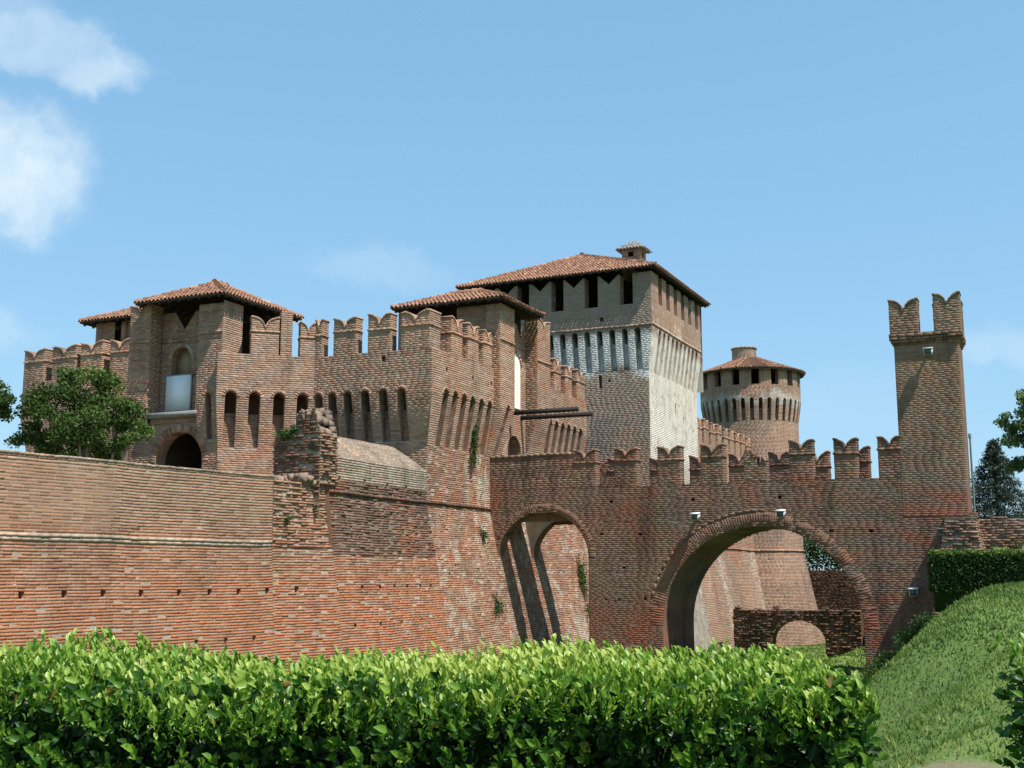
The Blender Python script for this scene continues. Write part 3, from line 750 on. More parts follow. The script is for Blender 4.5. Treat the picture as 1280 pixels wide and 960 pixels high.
# --- right face (towards the bridge)
P = .36
FR_ = Fr((-19.95, 35.45), (-19.95, 50)); FB = Fr((-24.62, 35.45), (-19.95, 35.45)); FA = Fr((-27.22, 33.03), (-24.77, 35.38))
core, br = MB(), MB()
pits = []
for k in range(26):
    u = 29.6 + rg2.random() * 4.6; z = 1.0 + rg2.random() * 4.0; pits.append((u, u + .10, z, z + .09))
fill(core, br, RM, -2.2, 6.0, spans(29.45, 48.6, [rect(*h) for h in pits]), proud=.008, rough=.004, miss=.012, tone0=.6, maxu=.3, course=.075)
for h in pits: pocket(core, RM, *h, depth=.12)
walls(gh, core, br, M['gate_base'], 'base'); core, br = MB(), MB()
hp = [(.66, .78, 8.66, 8.86), (2.72, 2.84, 8.66, 8.86), (4.3, 4.42, 8.66, 8.86)]
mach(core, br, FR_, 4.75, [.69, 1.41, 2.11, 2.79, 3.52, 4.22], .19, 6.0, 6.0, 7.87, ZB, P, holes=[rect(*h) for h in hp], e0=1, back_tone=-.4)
for h in hp: pocket(core, FR_, *h, off=lambda v: P)
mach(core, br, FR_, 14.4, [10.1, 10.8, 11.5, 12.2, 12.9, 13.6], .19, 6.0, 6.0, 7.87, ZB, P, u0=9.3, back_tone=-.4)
plain(core, FR_, -.1, 14.4, 8.6, ZB, P - .6); cap(core, FR_, -.2, 4.75, ZB + .002, P, P - .6); cap(core, FR_, 9.3, 14.4, ZB + .002, P, P - .6)
walls(gh, core, br, MGR)
for b0, b1 in ((36.51, 37.35), (37.83, 38.68), (39.12, 39.86), (46.0, 46.75), (47.3, 48.05), (48.66, 49.6)):
    merlon(gh, FR_, (b0 + b1) / 2 - 35.45, b1 - b0, .5, ZB, ZT, P, MGR)
# --- left face
core, br = MB(), MB()
hp = [(2.95, 3.1, 9.05, 9.25)]
mach(core, br, FB, FB.L, [.11 + .15, .86, 1.52, 2.27, 3.02, 3.78], .17, 3.0, 6.2, 7.88, ZB, P, holes=[rect(*h) for h in hp], e1=1)
for h in hp: pocket(core, FB, *h, off=lambda v: P)
plain(core, FB, 0, FB.L, 8.6, ZB, P - .6); cap(core, FB, 0, FB.L + .2, ZB + .002, P, P - .6)
mach(core, br, FA, FA.L, [.38, 1.22, 2.1, 2.95], .205, 3.0, 6.0, 7.84, ZB, P, e0=.41)
plain(core, FA, 0, FA.L, 8.6, ZB, P - .6); cap(core, FA, -.05, FA.L + .2, ZB + .002, P, P - .6)
walls(gh, core, br, MG)
for a0, a1 in ((-24.55, -24.25), (-23.74, -22.76), (-22.26, -21.30)): merlon(gh, FB, (a0 + a1) / 2 + 24.62, a1 - a0, .4, ZB, ZT, P, MG)
merlon(gh, FB, (-20.87 - 19.70) / 2 + 24.62, 1.17, .77, ZB, ZT, P, MG)
merlon(gh, FA, 1.52, 1.0, .5, ZB, ZT, P, MG); merlon(gh, FA, 3.1, .6, .5, ZB, ZT, P, MG)
core, br = MB(), MB(); fill(core, br, lambda u, v, w: FA(u, v, P + np.asarray(w)), ZB, 11.1, spans(2.08, 2.5))
fill(core, br, lambda u, v, w: FA(2.5 + np.asarray(w), v, P - np.asarray(u)), ZB, 11.1, spans(0, .5)); plain(core, lambda u, v, w: FA(2.08, v, P - np.asarray(u)), 0, .5, ZB, 11.1)
walls(gh, core, br, MG, 'pier')
# --- left gate tower: portal wall, two buttress strips, recess with niche and tablet
P2 = .2
FG = Fr((-31.45, 33.05), (-27.22, 33.05))
core, br = MB(), MB()
pa = dict(c=2.46, r=1.08, z0=2.9, zs=5.55, rise=1.12)
fill(core, br, FG, 3.0, 6.3, spans(0, 4.23, [arch(**pa)]), tone0=.42)
fill(core, br, FG, 6.3, 7.35, spans(1.0, 3.3, [arch(**pa)]), tone0=.42)
ring(br, FG, pa['c'], pa['r'], pa['zs'], pa['rise'], .28, None, proud=.012, tone0=.35)
reveal(br, FG, arch_pts(pa['c'], pa['r'], 3.0, 5.55, 1.12, n=14), 0, -.5)
mach(core, br, FG, 4.23, [3.86], .13, 6.3, 6.3, 7.9, 11.3, P2, u0=3.3, e1=1, tone0=.45)
mach(core, br, FG, 1.0, [], .13, 6.3, 6.3, 7.9, 11.0, P2, u0=0, tone0=.45)
Fs = Fr((-30.45, 32.85), (-30.45, 33.5)); fill(core, br, Fs, 7.35, 11.0, spans(0, .65), tone0=.6)
Fs2 = Fr((-28.15, 33.5), (-28.15, 32.85)); fill(core, br, Fs2, 7.35, 11.3, spans(0, .65))
Fc = Fr((-27.02, 32.85), (-27.02, 34.0)); fill(core, br, Fc, ZB, 11.4, spans(0, 1.1), tone0=.6)
plain(core, Fr((-27.02, 33.95), (-27.9, 33.95)), 0, .9, ZB, 11.4)
FN = Fr((-30.45, 33.5), (-28.15, 33.5))
fill(core, br, FN, 7.35, 11.3, spans(0, 2.3, [arch(1.0, .48, 8.75, 9.45, .5), vnotch(1.1, .5, 10.6, 11.3)]), tone0=.42)
reveal(br, FN, arch_pts(1.0, .48, 8.75, 9.45, .5), 0, -.3)
ring(br, FN, 1.0, .48, 9.45, .5, .13, None, proud=.05, tone0=.8)
band(br, FN, 0, 2.3, 10.15, .08, .05); band(br, FG, 3.3, 4.43, 10.2, .08, .045, off=lambda v: P2); band(br, FG, 0, 1.0, 10.1, .08, .045, off=lambda v: P2)
walls(gh, core, br, MG, 'gate_tower')
merlon(gh, FG, .5, 1.0, .65, 11.0, 11.55, P2, MG, neck=False, notch=.3)
o = MB(); o.abbox(-29.95, -28.95, 33.79, 33.83, 8.7, 9.98); o.build('niche', M['ochre'], gh)
o = MB(); o.abbox(-30.02, -28.88, 33.36, 33.48, 7.52, 8.84); o.build('tablet', M['marble'], gh)
o = MB(); o.abbox(-30.08, -28.8, 33.40, 33.49, 8.84, 8.9); o.build('tablet_lintel', M['grey_stone'], gh)
o = MB(); o.abbox(-30.5, -28.12, 32.82, 33.5, 7.22, 7.4); o.build('ledge', M['grey_stone'], gh)
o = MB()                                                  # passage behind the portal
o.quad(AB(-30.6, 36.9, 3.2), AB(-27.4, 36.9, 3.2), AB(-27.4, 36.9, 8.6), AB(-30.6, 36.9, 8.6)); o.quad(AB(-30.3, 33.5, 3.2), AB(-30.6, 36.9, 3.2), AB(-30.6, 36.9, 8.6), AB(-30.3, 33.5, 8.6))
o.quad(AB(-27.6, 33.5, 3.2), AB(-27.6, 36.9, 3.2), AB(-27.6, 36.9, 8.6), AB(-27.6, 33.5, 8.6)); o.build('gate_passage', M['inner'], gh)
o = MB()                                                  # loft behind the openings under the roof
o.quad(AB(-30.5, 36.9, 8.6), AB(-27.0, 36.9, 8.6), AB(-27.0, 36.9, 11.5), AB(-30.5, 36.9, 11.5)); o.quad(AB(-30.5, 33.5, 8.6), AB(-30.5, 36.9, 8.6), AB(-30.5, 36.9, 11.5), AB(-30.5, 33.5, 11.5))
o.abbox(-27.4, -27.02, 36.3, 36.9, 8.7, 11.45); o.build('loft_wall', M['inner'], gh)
hip_roof(gh, -30.85, -26.72, 32.42, 37.25, 11.52, 12.52, (-28.8, 34.5), (-28.8, 35.1))
# --- left wing
FW = Fr((-38.65, 35.0), (-31.4, 35.0)); core, br = MB(), MB()
mach(core, br, FW, FW.L, [.6 + .85 * k for k in range(8)], .18, 3.0, 6.0, 7.85, ZB, .3, e0=1)
plain(core, FW, 0, FW.L, 8.6, ZB, -.3); cap(core, FW, -.3, FW.L, ZB + .002, .3, -.3)
Fl = Fr((-38.65, 41), (-38.65, 35.0)); offl = lambda v: .3 * min(1, max(0, (v - 6.0) / 1.85)); fill(core, br, Fl, 3.0, ZB, spans(0, 6, (), offl, 0, 1), off=offl, tone0=.45)
Fq = Fr((-31.45, 35.0), (-31.45, 32.85)); 
Fsd = Fr((-31.42, 34.7), (-31.42, 32.86)); fill(core, br, Fsd, 3.0, 11.0, spans(0, 1.84))
walls(gh, core, br, MG)
for a0, a1 in ((-38.95, -37.8), (-37.35, -36.05), (-35.79, -34.62), (-34.2, -33.2)): merlon(gh, FW, (a0 + a1) / 2 + 38.65, a1 - a0, .5, ZB, ZT, .3, MG)
# --- stair turret with its own roof behind the left wing
FT2 = Fr((-36.35, 36.0), (-31.8, 36.0)); core, br = MB(), MB()
fill(core, br, FT2, 8.6, 11.95, spans(0, 4.55, [rect(1.05, 1.5, 10.4, 12)]), tone0=.45)
fill(core, br, Fr((-31.8, 36.0), (-31.8, 39.5)), 8.6, 11.95, spans(0, 3.5)); fill(core, br, Fr((-36.35, 39.5), (-36.35, 36.0)), 8.6, 11.95, spans(0, 3.5)); plain(core, Fr((-31.8, 39.5), (-36.35, 39.5)), 0, 4.55, 8.6, 11.95)
band(br, FT2, 1.5, 1.75, 11.0, .9, .1, tone0=.2)
walls(gh, core, br, MG, 'turret'); hip_roof(gh, -36.85, -31.35, 35.55, 39.95, 11.98, 12.95, (-34.6, 37.7), (-33.6, 37.7))
# --- right gate tower on the bridge side
P3 = .65; z3 = 7.9
off3 = lambda v: P3 * min(1.0, max(0.0, (v - 6.0) / (z3 - 6.0)))
core, br = MB(), MB()
mach(core, br, FR_, 5.85, [5.28], .14, 6.0, 6.0, z3, 12.02, P3, u0=4.55, tone0=.5)
mach(core, br, FR_, 9.45, [], .14, 6.0, 6.0, z3, 11.7, P3, u0=8.11, tone0=.5)
S1 = Fr((-19.95, 40.0), (-19.3, 40.0)); fill(core, br, S1, 6.0, 12.02, lambda v: [(0, off3(v))] if off3(v) > .03 else [], tone0=.45)
S2 = Fr((-19.95, 43.56), (-19.3, 43.56)); fill(core, br, S2, 6.0, 11.7, lambda v: [(0, off3(v))] if off3(v) > .03 else [], tone0=.35)
S1b = lambda u, v, w: S1(.65 - np.asarray(u), v, -1.3 - np.asarray(w)); fill(core, br, S1b, 6.0, 12.02, lambda v: [(.65 - off3(v), .65)] if off3(v) > .03 else [])
S2b = lambda u, v, w: S2(.65 - np.asarray(u), v, -1.34 - np.asarray(w)); fill(core, br, S2b, 6.0, 11.7, lambda v: [(.65 - off3(v), .65)] if off3(v) > .03 else [])
BK = lambda u, v, w: FR_(u, v, .1 + np.asarray(w))
door = dict(c=7.0, r=.62, z0=4.9, zs=6.45, rise=.62)
fill(core, br, BK, 6.0, 11.75, spans(5.85, 8.11, [arch(**door), vnotch(6.6, .45, 11.1, 11.76), vnotch(7.6, .4, 11.2, 11.76)]), tone0=.62)
reveal(br, BK, arch_pts(7.0, .62, 6.0, 6.45, .62), 0, -.5)
band(br, FR_, 4.55, 5.85, 10.55, .08, .045, off=off3); band(br, FR_, 8.11, 9.45, 10.3, .08, .045, off=off3); band(br, BK, 5.85, 8.11, 10.75, .08, .05)
S0 = Fr((-21.3, 40.12), (-19.7, 40.12)); fill(core, br, S0, 8.6, 12.05, spans(0, 1.6), tone0=.45)
S3 = Fr((-24.0, 40.12), (-23.4, 40.12)); fill(core, br, S3, 8.6, 12.05, spans(0, .6), tone0=.45)
walls(gh, core, br, MGR, 'gate_tower')
merlon(gh, FR_, 8.78, 1.34, .6, 11.7, 12.2, P3, MGR, neck=False, notch=.32)
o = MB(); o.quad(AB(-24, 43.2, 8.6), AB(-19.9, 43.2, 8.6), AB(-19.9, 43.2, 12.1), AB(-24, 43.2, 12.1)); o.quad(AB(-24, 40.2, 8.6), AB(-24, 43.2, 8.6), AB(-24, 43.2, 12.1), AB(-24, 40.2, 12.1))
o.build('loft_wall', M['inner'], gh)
o = MB()                                                  # white arched panel in the drawbridge recess
pts = arch_pts(6.86, .62, 8.2, 9.95, .55, n=12)
Pf = [BK(u, v, .05).tolist() for u, v in pts]; Pb = [BK(u, v, .0).tolist() for u, v in pts]; n = len(pts)
o.add(Pf, [list(range(n))]); o.add(Pf + Pb, [[i, (i + 1) % n, n + (i + 1) % n, n + i] for i in range(n)]); o.build('white_panel', M['white_plaster'], gh)
o = MB(); rb = MB(); ring(rb, BK, 6.86, .62, 9.95, .55, .13, None, proud=.09, tone0=.6); rb.build('panel_arch', MGR, gh, kind='stuff')
o = MB(); pts = arch_pts(7.0, .6, 4.9, 6.45, .6, n=12); o.add([BK(u, v, -.45).tolist() for u, v in pts], [list(range(len(pts)))]); o.build('door', M['ochre'], gh)
for b, z, a1 in ((41.95, 7.92, -16.85), (43.1, 7.86, -16.7)):
    o = MB(); o.abbox(-20.2, a1, b - .08, b + .08, z - .08, z + .09); o.build('drawbridge_beam', M['beam'], gh)
hip_roof(gh, -23.95, -18.92, 39.5, 43.4, 12.12, 12.92, (-22.2, 41.45), (-20.9, 41.45))
# --- wall walk and a small inner roof seen between the merlons
o = MB(); W = [(-27.2, 33.9), (-24.8, 35.9), (-20.4, 35.9), (-20.4, 49.8), (-38.4, 49.8), (-38.4, 35.3), (-31, 35.3), (-31, 33.9)]
o.add([AB(a, b, 8.6) for a, b in W], [list(range(len(W)))]); o.build('wall_walk', M['earth'], gh)
lo = MB(); lo.abbox(-27.0, -22.9, 43.5, 46.5, 8.6, 10.75, .4, .6); lo.build('inner_lodge', MG, gh); hip_roof(gh, -27.4, -22.5, 43.1, 46.9, 10.8, 11.5, (-25.6, 45), (-24.3, 45), rafters=False)

# ================================================================ BRIDGE
bd = thing('castle_bridge', 'battlemented brick bridge with a small and a large arch leading to the gatehouse', 'bridge', ABv(-11, 42, -2))
MBd = M['bridge']; FD = Fr((-19.95, 40.4), (-4.72, 40.4)); core, br = MB(), MB(); nul = MB()
A1 = dict(c=2.22, r=1.86, z0=-3, zs=2.1, rise=1.74); A2 = dict(c=10.37, r=3.46, z0=-3, zs=-.28, rise=3.46)
ph = [(u - .07, u + .07, 2.9, 3.0) for u in (4.6, 6.1, 12.9, 14.2)] + [(u - .06, u + .06, 4.1, 4.22) for u in (5.0, 8.1, 11.2)] + [(5.4, 5.52, 1.7, 1.8), (6.2, 6.3, .6, .72), (5.2, 5.3, .55, .65), (4.7, 4.8, .55, .65), (9.05, 9.17, 4.85, 5.05), (14.9, 15.0, 4.9, 5.15)]
fill(core, br, FD, -2.3, 4.72, spans(-.2, 17.55, [arch(**A1), arch(**A2)] + [rect(*h) for h in ph] + [lambda v: (15.27, 18) if v > 3.5 else None]), proud=.0034, rough=.0016, miss=.006, tspread=.11, course=.072)
for h in ph: pocket(core, FD, *h, depth=.25)
fill(core, br, FD, 4.72, 5.95, spans(0, 3.6), tone0=.55)
band(br, FD, 0, 3.6, 5.95, .1, .03, wback=.5, tone0=.7)
Sd = Fr((-16.35, 40.4), (-16.35, 40.9)); fill(core, br, Sd, 4.72, 5.95, spans(0, .5), tone0=.7)
cap(core, FD, 3.6, 15.3, 4.722, 0, -.5)
ring(br, FD, A1['c'], A1['r'], A1['zs'], A1['rise'], .30, None, proud=.004, tone0=.42, t0=.1, ts=.06)
ring(br, FD, A2['c'], A2['r'], A2['zs'], A2['rise'], .48, None, proud=.005, tone0=.42, ts=.07, missing=lambda t: rng.random() < (.3 if t > 1.9 else .06))
ring(br, FD, A2['c'], A2['r'] + .49, A2['zs'], A2['rise'] + .49, .08, None, proud=.016, bw=.26, tone0=.45, t0=.25, t1=1.65, ts=.07)
reveal(br, FD, arch_pts(2.22, 1.86, -2.3, 2.1, 1.74, n=24), 0, -.6, tone=.4); reveal(br, FD, arch_pts(10.37, 3.46, -2.3, -.28, 3.46, n=40), 0, -3.8, tone=.4)
for w in (-.6, -3.2, -3.8): fill(core, nul, lambda u, v, q, w=w: FD(u, v, w + 0 * np.asarray(q)), -2.3, 4.7, spans(-.2, 16.0 if w != -.6 else 6.8, [arch(**A1), arch(**A2)]), sub=1)
reveal(br, FD, arch_pts(2.22, 1.86, -2.3, 2.1, 1.74, n=24), -3.2, -3.8, tone=.4)
plain(core, lambda u, v, w: FD(4.08, v, -np.asarray(u)), .6, 3.2, -2.3, 4.4)
cap(core, FD, 3.6, 15.3, 4.722, -3.3, -3.8); plain(core, FD, 0, 15.3, 3.5, 4.72, -.5); plain(core, FD, 0, 15.3, 3.5, 4.72, -3.3)
cap(core, FD, 4.1, 15.3, 4.3, -.5, -3.3); cap(core, FD, 4.1, 6.9, 4.0, -.5, -3.3)
plain(core, FD, 0, 3.6, 4.72, 5.95, -.5); plain(core, FD, 0, 3.6, 4.72, 5.95, -3.8); fill(core, br, lambda u, v, w: FD(u, v, -3.3 + np.asarray(w)), 4.72, 5.95, spans(0, 3.7)); fill(core, br, Fr((-16.25, 43.7), (-16.25, 44.2)), 4.72, 5.95, spans(0, .5)); cap(core, FD, 0, 3.6, 5.95, -3.3, -3.8)
walls(bd, core, br, MBd)
o = MB(); o.abbox(-19.9, -15.7, 41.5, 43.05, 4.25, 4.5); o.build('drawbridge_deck', M['wood'], bd)
for k, (a0, a1) in enumerate(((-16.43, -15.55), (-14.8, -13.93), (-13.13, -12.27), (-11.52, -10.7), (-9.96, -9.16), (-8.36, -7.56), (-6.85, -6.08), (-5.4, -4.66))):
    merlon(bd, FD, (a0 + a1) / 2 + 19.95, a1 - a0, .42, 4.72, 6.1 + .02 * (k % 3), .0, MBd, notch=.34, broken=(k == 4), tone0=.55)
for a0 in (-16.29, -14.54, -12.91, -11.36, -9.83, -8.43, -6.98): merlon(bd, FD, a0 + 19.95 + .41, .82, .42, 4.72, 6.08, -3.3, MBd, notch=.38, tone0=.55)
# --- tower at the outer end of the bridge
tw = thing('bridge_tower', 'tall slim brick tower with two swallow-tail merlons at the right end of the bridge', 'tower', ABv(-3.6, 41.5, -2))
core, br = MB(), MB(); ta0, ta1, tb0, tb1 = -4.70, -2.66, 40.393, 41.95
faces = [Fr((ta0, tb0), (ta1, tb0)), Fr((ta1, tb0), (ta1, tb1)), Fr((ta1, tb1), (ta0, tb1)), Fr((ta0, tb1), (ta0, tb0))]
for i, F in enumerate(faces):
    fill(core, br, F, 3.4, 9.2, spans(0, F.L), tone0=.58, proud=.0032, rough=.001, tspread=.10, course=.072)
    for k in range(3): band(br, F, -.04 * (k + 1), F.L + .04 * (k + 1), 9.14 + .085 * k, .08, .04 * (k + 1), tone0=.35, wback=.3)
    fill(core, br, lambda u, v, w, F=F: F(u, v, .13 + np.asarray(w)), 9.4, 9.52, spans(-.13, F.L + .13), tone0=.55)
    cap(core, F, -.13, F.L + .13, 9.522, .13, -.42); plain(core, F, .4, F.L - .4, 8.8, 9.52, -.42)
core.add([AB(a, b, 8.9) for a, b in ((ta0, tb0), (ta1, tb0), (ta1, tb1), (ta0, tb1))], [[0, 1, 2, 3]], .4, 1)
walls(tw, core, br, M['tower'])
for F in (faces[0], faces[2]):
    for uc in (.37, F.L - .29): merlon(tw, F, uc, .93 if uc < 1 else .84, .5, 9.52, 10.72 if uc < 1 else 10.82, .13, M['tower'], notch=.42, tone0=.6, lean=0, neck=False)

# ================================================================ KEEP
kp = thing('castle_keep', 'tall square keep with hipped tile roof and pale plastered corbel band, behind the gatehouse', 'tower', ABv(-22.5, 58, -2))
MK = M['keep']; FKL = Fr((-27.5, 53.85), (-17.85, 53.85)); FKR = Fr((-17.85, 53.85), (-17.85, 62.15)); core, br = MB(), MB(); PK = .3
wl = [(-26.8, -26.15), (-24.87, -24.19), (-22.93, -22.26), (-21.1, -20.38), (-19.2, -18.52)]
hl = [rect(a0 + 27.5, a1 + 27.5, 14.78, 16.4) for a0, a1 in wl] + [vnotch((wl[i][1] + wl[i + 1][0]) / 2 + 27.5, .5, 15.9, 16.36) for i in range(4)]
ex = [rect(7.0, 7.16, 10.7, 11.35), rect(7.5, 7.62, 10.95, 11.1), rect(7.2, 7.4, 14.0, 14.25)]
kw = dict(course=.09, proud=.0015, tspread=.08)
mach(core, br, FKL, FKL.L, [9.18 - .67 * k for k in range(14)], .15, 4.0, 11.5, 13.43, 16.36, PK, holes=hl + ex, e1=1, ring_on=False, **kw)
pocket(core, FKL, 7.0, 7.16, 10.7, 11.35); pocket(core, FKL, 7.5, 7.62, 10.95, 11.1); pocket(core, FKL, 7.2, 7.4, 14.0, 14.25, off=lambda v: PK)
walls(kp, core, br, M['keep_left']); core, br = MB(), MB()
wr = [54.97 + 1.29 * k for k in range(6)]
hrk = [rect(b - 53.85 - .3, b - 53.85 + .3, 14.85, 16.4) for b in wr]
ex = [rect(4.2, 4.32, 9.3, 10.3), rect(5.6, 5.72, 9.4, 9.8), rect(2.0, 2.12, 7.6, 7.9), rect(5.0, 5.12, 7.7, 7.9)]
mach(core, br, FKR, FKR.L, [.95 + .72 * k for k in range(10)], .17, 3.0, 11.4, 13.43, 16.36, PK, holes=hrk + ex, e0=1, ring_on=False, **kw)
for h in ((4.2, 4.32, 9.3, 10.3), (5.6, 5.72, 9.4, 9.8), (2.0, 2.12, 7.6, 7.9), (5.0, 5.12, 7.7, 7.9)): pocket(core, FKR, *h)
offk = lambda v: .2 * max(0, 3.0 - v); fill(core, br, FKR, -3.4, 3.0, spans(-.6, FKR.L + .5), off=offk, **kw)
for F in (Fr((-17.85, 62.15), (-27.5, 62.15)), Fr((-27.5, 62.15), (-27.5, 53.85))):
    plain(core, F, 0, F.L, 3, 11.5); plain(core, F, -.3, F.L + .3, 11.5, 16.36, .3)
band(br, FKL, 0, FKL.L + .3, 13.66, .08, .05, off=lambda v: PK, tone0=.7); band(br, FKR, -.3, FKR.L, 13.66, .08, .05, off=lambda v: PK, tone0=.7)
walls(kp, core, br, MK)
for F, lst in ((FKL, [(a0 + 27.5, a1 + 27.5, 14.78) for a0, a1 in wl]), (FKR, [(b - 53.85 - .3, b - 53.85 + .3, 14.85) for b in wr])):
    for u0, u1, z0 in lst:
        o = MB(); reveal(o, F, [(u0, 16.36), (u0, z0), (u1, z0), (u1, 16.36)], PK, PK - .6, tone=.4)
        o.build('window_opening', MK, kp)
o = MB(); o.abbox(-27.2, -18.2, 54.2, 61.8, 14.3, 14.4); o.abbox(-23.5, -23.3, 54.2, 61.8, 14.3, 16.4); o.abbox(-27.0, -18.2, 58.2, 58.4, 14.3, 16.4); o.build('loft_floor', M['wood'], kp)
hip_roof(kp, -28.25, -17.2, 53.18, 62.9, 16.52, 18.72, (-22.8, 57.6), (-22.8, 58.6))
ch = MB(); chb = MB()
for F in (Fr((-20.15, 56.6), (-19.15, 56.6)), Fr((-19.15, 56.6), (-19.15, 57.6)), Fr((-19.15, 57.6), (-20.15, 57.6)), Fr((-20.15, 57.6), (-20.15, 56.6))):
    fill(ch, chb, F, 17.0, 18.5, spans(0, 1.0, [rect(.35, .65, 18.1, 18.4)]), tone0=.6)
pocket(ch, Fr((-19.15, 56.6), (-19.15, 57.6)), .35, .65, 18.1, 18.4)
co = ch.build('chimney', MK, kp); chb.build('brickwork', MK, co, kind='stuff')
cr = MB(); e = [AB(a, b, 18.5) for a, b in ((-20.35, 56.4), (-18.95, 56.4), (-18.95, 57.8), (-20.35, 57.8))]; ap = AB(-19.65, 57.1, 19.05)
for i in range(4): cr.add([e[i], e[(i + 1) % 4], ap], [[0, 1, 2]], .3 + .1 * i); slope_tiles(cr, e[i], e[(i + 1) % 4], ap, ap)
cr.add(e, [[0, 1, 2, 3]], .2); cr.build('cap', M['grey_stone'], co)

# ================================================================ ROUND TOWER and the curtain wall that joins it to the keep
rt = thing('round_tower', 'round brick tower with conical tile roof and drum chimney, far right behind the bridge', 'tower', ABv(-19, 79.45, -2))
MR = M['round']; RC = (-19.0, 79.45); CR = Cyl(RC, 3.2); core, br = MB(), MB(); dg = 3.2 * math.pi / 180
wins = [dg * (-2.5 + 22.5 * k) for k in range(-8, 8)]
hw = [rect(u - .26, u + .26, 14.0, 15.1) for u in wins]
n = 36; st = CR.L / n
mach(core, br, CR, CR.L / 2, [st * (k + .5) - CR.L / 2 for k in range(n)], .125, 3.0, 11.6, 13.0, 15.1, .22, holes=hw, u0=-CR.L / 2, ring_on=False, course=.09, maxu=.3, tspread=.1, proud=.002)
offr = lambda v: .2 * max(0, 3.0 - v); fill(core, br, CR, -3.4, 3.0, spans(-CR.L / 2, CR.L / 2), off=offr, course=.09, maxu=.3)
band(br, CR, -CR.L / 2, CR.L / 2, 2.95, .1, .09, tone0=.6)
walls(rt, core, br, MR)
for u in wins:
    o = MB(); reveal(o, CR, [(u - .26, 15.1), (u - .26, 14.0), (u + .26, 14.0), (u + .26, 15.1)], .22, -.15); o.build('window_opening', MR, rt)
dk = MB(); tb = MB(); N = 22
for k in range(N):
    t0, t1 = 2 * math.pi * k / N, 2 * math.pi * (k + 1) / N
    p = lambda t, r, z: AB(RC[0] + r * math.sin(t), RC[1] - r * math.cos(t), z)
    E0, E1, Q0, Q1 = p(t0, 3.74, 15.1), p(t1, 3.74, 15.1), p(t0, .6, 16.3), p(t1, .6, 16.3)
    dk.quad(E0, E1, Q1, Q0); dk.quad(E0 - [0, 0, .1], E1 - [0, 0, .1], Q1 - [0, 0, .1], Q0 - [0, 0, .1]); dk.quad(E0, E1, E1 - [0, 0, .1], E0 - [0, 0, .1])
    slope_tiles(tb, E0, E1, Q0, Q1, step=.21)
    if k % 3 == 0: hip_tiles(tb, E0, Q0)
ro = dk.build('roof', M['wood'], rt); tb.build('roof_tiles', M['tiles'], ro, kind='stuff')
CC = Cyl((-19.3, 79.35), .84); c2, b2 = MB(), MB(); fill(c2, b2, CC, 15.8, 17.0, spans(-CC.L / 2, CC.L / 2), maxu=.2, tone0=.6); band(b2, CC, -CC.L / 2, CC.L / 2, 16.98, .1, .06, wback=.3, tone0=.6)
co = c2.build('chimney', MR, rt); b2.build('brickwork', MR, co, kind='stuff')
cw = thing('curtain_wall', 'battlemented curtain wall receding between the keep and the round tower', 'wall', ABv(-18.3, 70, -2))
FC = Fr((-18.3, 62.0), (-18.3, 76.8)); core, br = MB(), MB(); offc = lambda v: .2 * max(0, 3.0 - v)
fill(core, br, FC, -3.4, 8.9, spans(0, FC.L), off=offc, course=.09); cap(core, FC, 0, FC.L, 8.902, 0, -.6); plain(core, FC, 0, FC.L, 6, 8.9, -.6)
band(br, FC, 0, FC.L, 2.95, .1, .08); walls(cw, core, br, M['gate_right'])
for k in range(10): merlon(cw, FC, .65 + 1.45 * k, .95, .5, 8.9, 10.35, 0, M['gate_right'])

# ================================================================ things in the moat behind the bridge, and the wall at the right
cs = thing('moat_wall', 'dark overgrown wall across the moat, seen through the large bridge arch', 'wall', ABv(-13, 81.6, -2))
FS = Fr((-18.5, 83.2), (-7.5, 80.2)); core, br = MB(), MB(); fill(core, br, FS, -3.4, 1.7, spans(0, FS.L), rough=.012, proud=.02, miss=.03, course=.1, length=.34, tone0=.3)
cap(core, FS, 0, FS.L, 1.702, .02, -.6); walls(cs, core, br, M['dark_ruin'])
ra = thing('ruined_arch', 'low ruined brick arch standing in the moat, seen through the large bridge arch', 'ruin', ABv(-12.7, 61.5, -2))
FX = Fr((-15.9, 61.2), (-9.4, 61.2)); core, br = MB(), MB(); AX = dict(c=3.35, r=1.35, z0=-4, zs=-1.95, rise=1.1)
def rtop(v, h=AX): return spans(0, 6.5, [arch(**h)])(v) if v < -.35 else [(x, x + .35) for x in np.arange(.1, 6.1, .5) if math.sin(x * 7.1) + .6 * math.sin(x * 3.3) > (v + .35) * 9 - .3 + .4 * math.sin(x * 2.1)]
fill(core, br, FX, -3.4, -.1, rtop, rough=.05, proud=.06, miss=.16, tone0=.35, course=.11, length=.24); ring(br, FX, 3.35, 1.35, -1.95, 1.1, .3, None, proud=.04, tone0=.3)
reveal(br, FX, arch_pts(3.35, 1.35, -3.4, -1.95, 1.1, n=16), 0, -.9); cap(core, FX, 0, 6.5, -.34, 0, -.9); plain(core, Fr((-9.4, 61.2), (-9.4, 62.1)), 0, .9, -3.4, -.34, tone=.1, mort=0)
fill(core, MB(), lambda u, v, w: FX(u, v, -.9 + 0 * np.asarray(w)), -3.4, -.34, spans(0, 6.5, [arch(**AX)])); walls(ra, core, br, M['dark_ruin'])
rwall = thing('road_wall', 'weathered low brick wall beside the road at the right, behind the clipped hedge', 'wall', ABv(2, 41, 0))
FRW = Fr((-2.55, 41.0), (9, 42.2)); core, br = MB(), MB()
def rtop2(v): return [(0, FRW.L)] if v < 3.0 else [(x, x + .5) for x in np.arange(0, FRW.L - .5, .5) if 3.32 - .03 * x + .08 * math.sin(x * 2.7) > v]
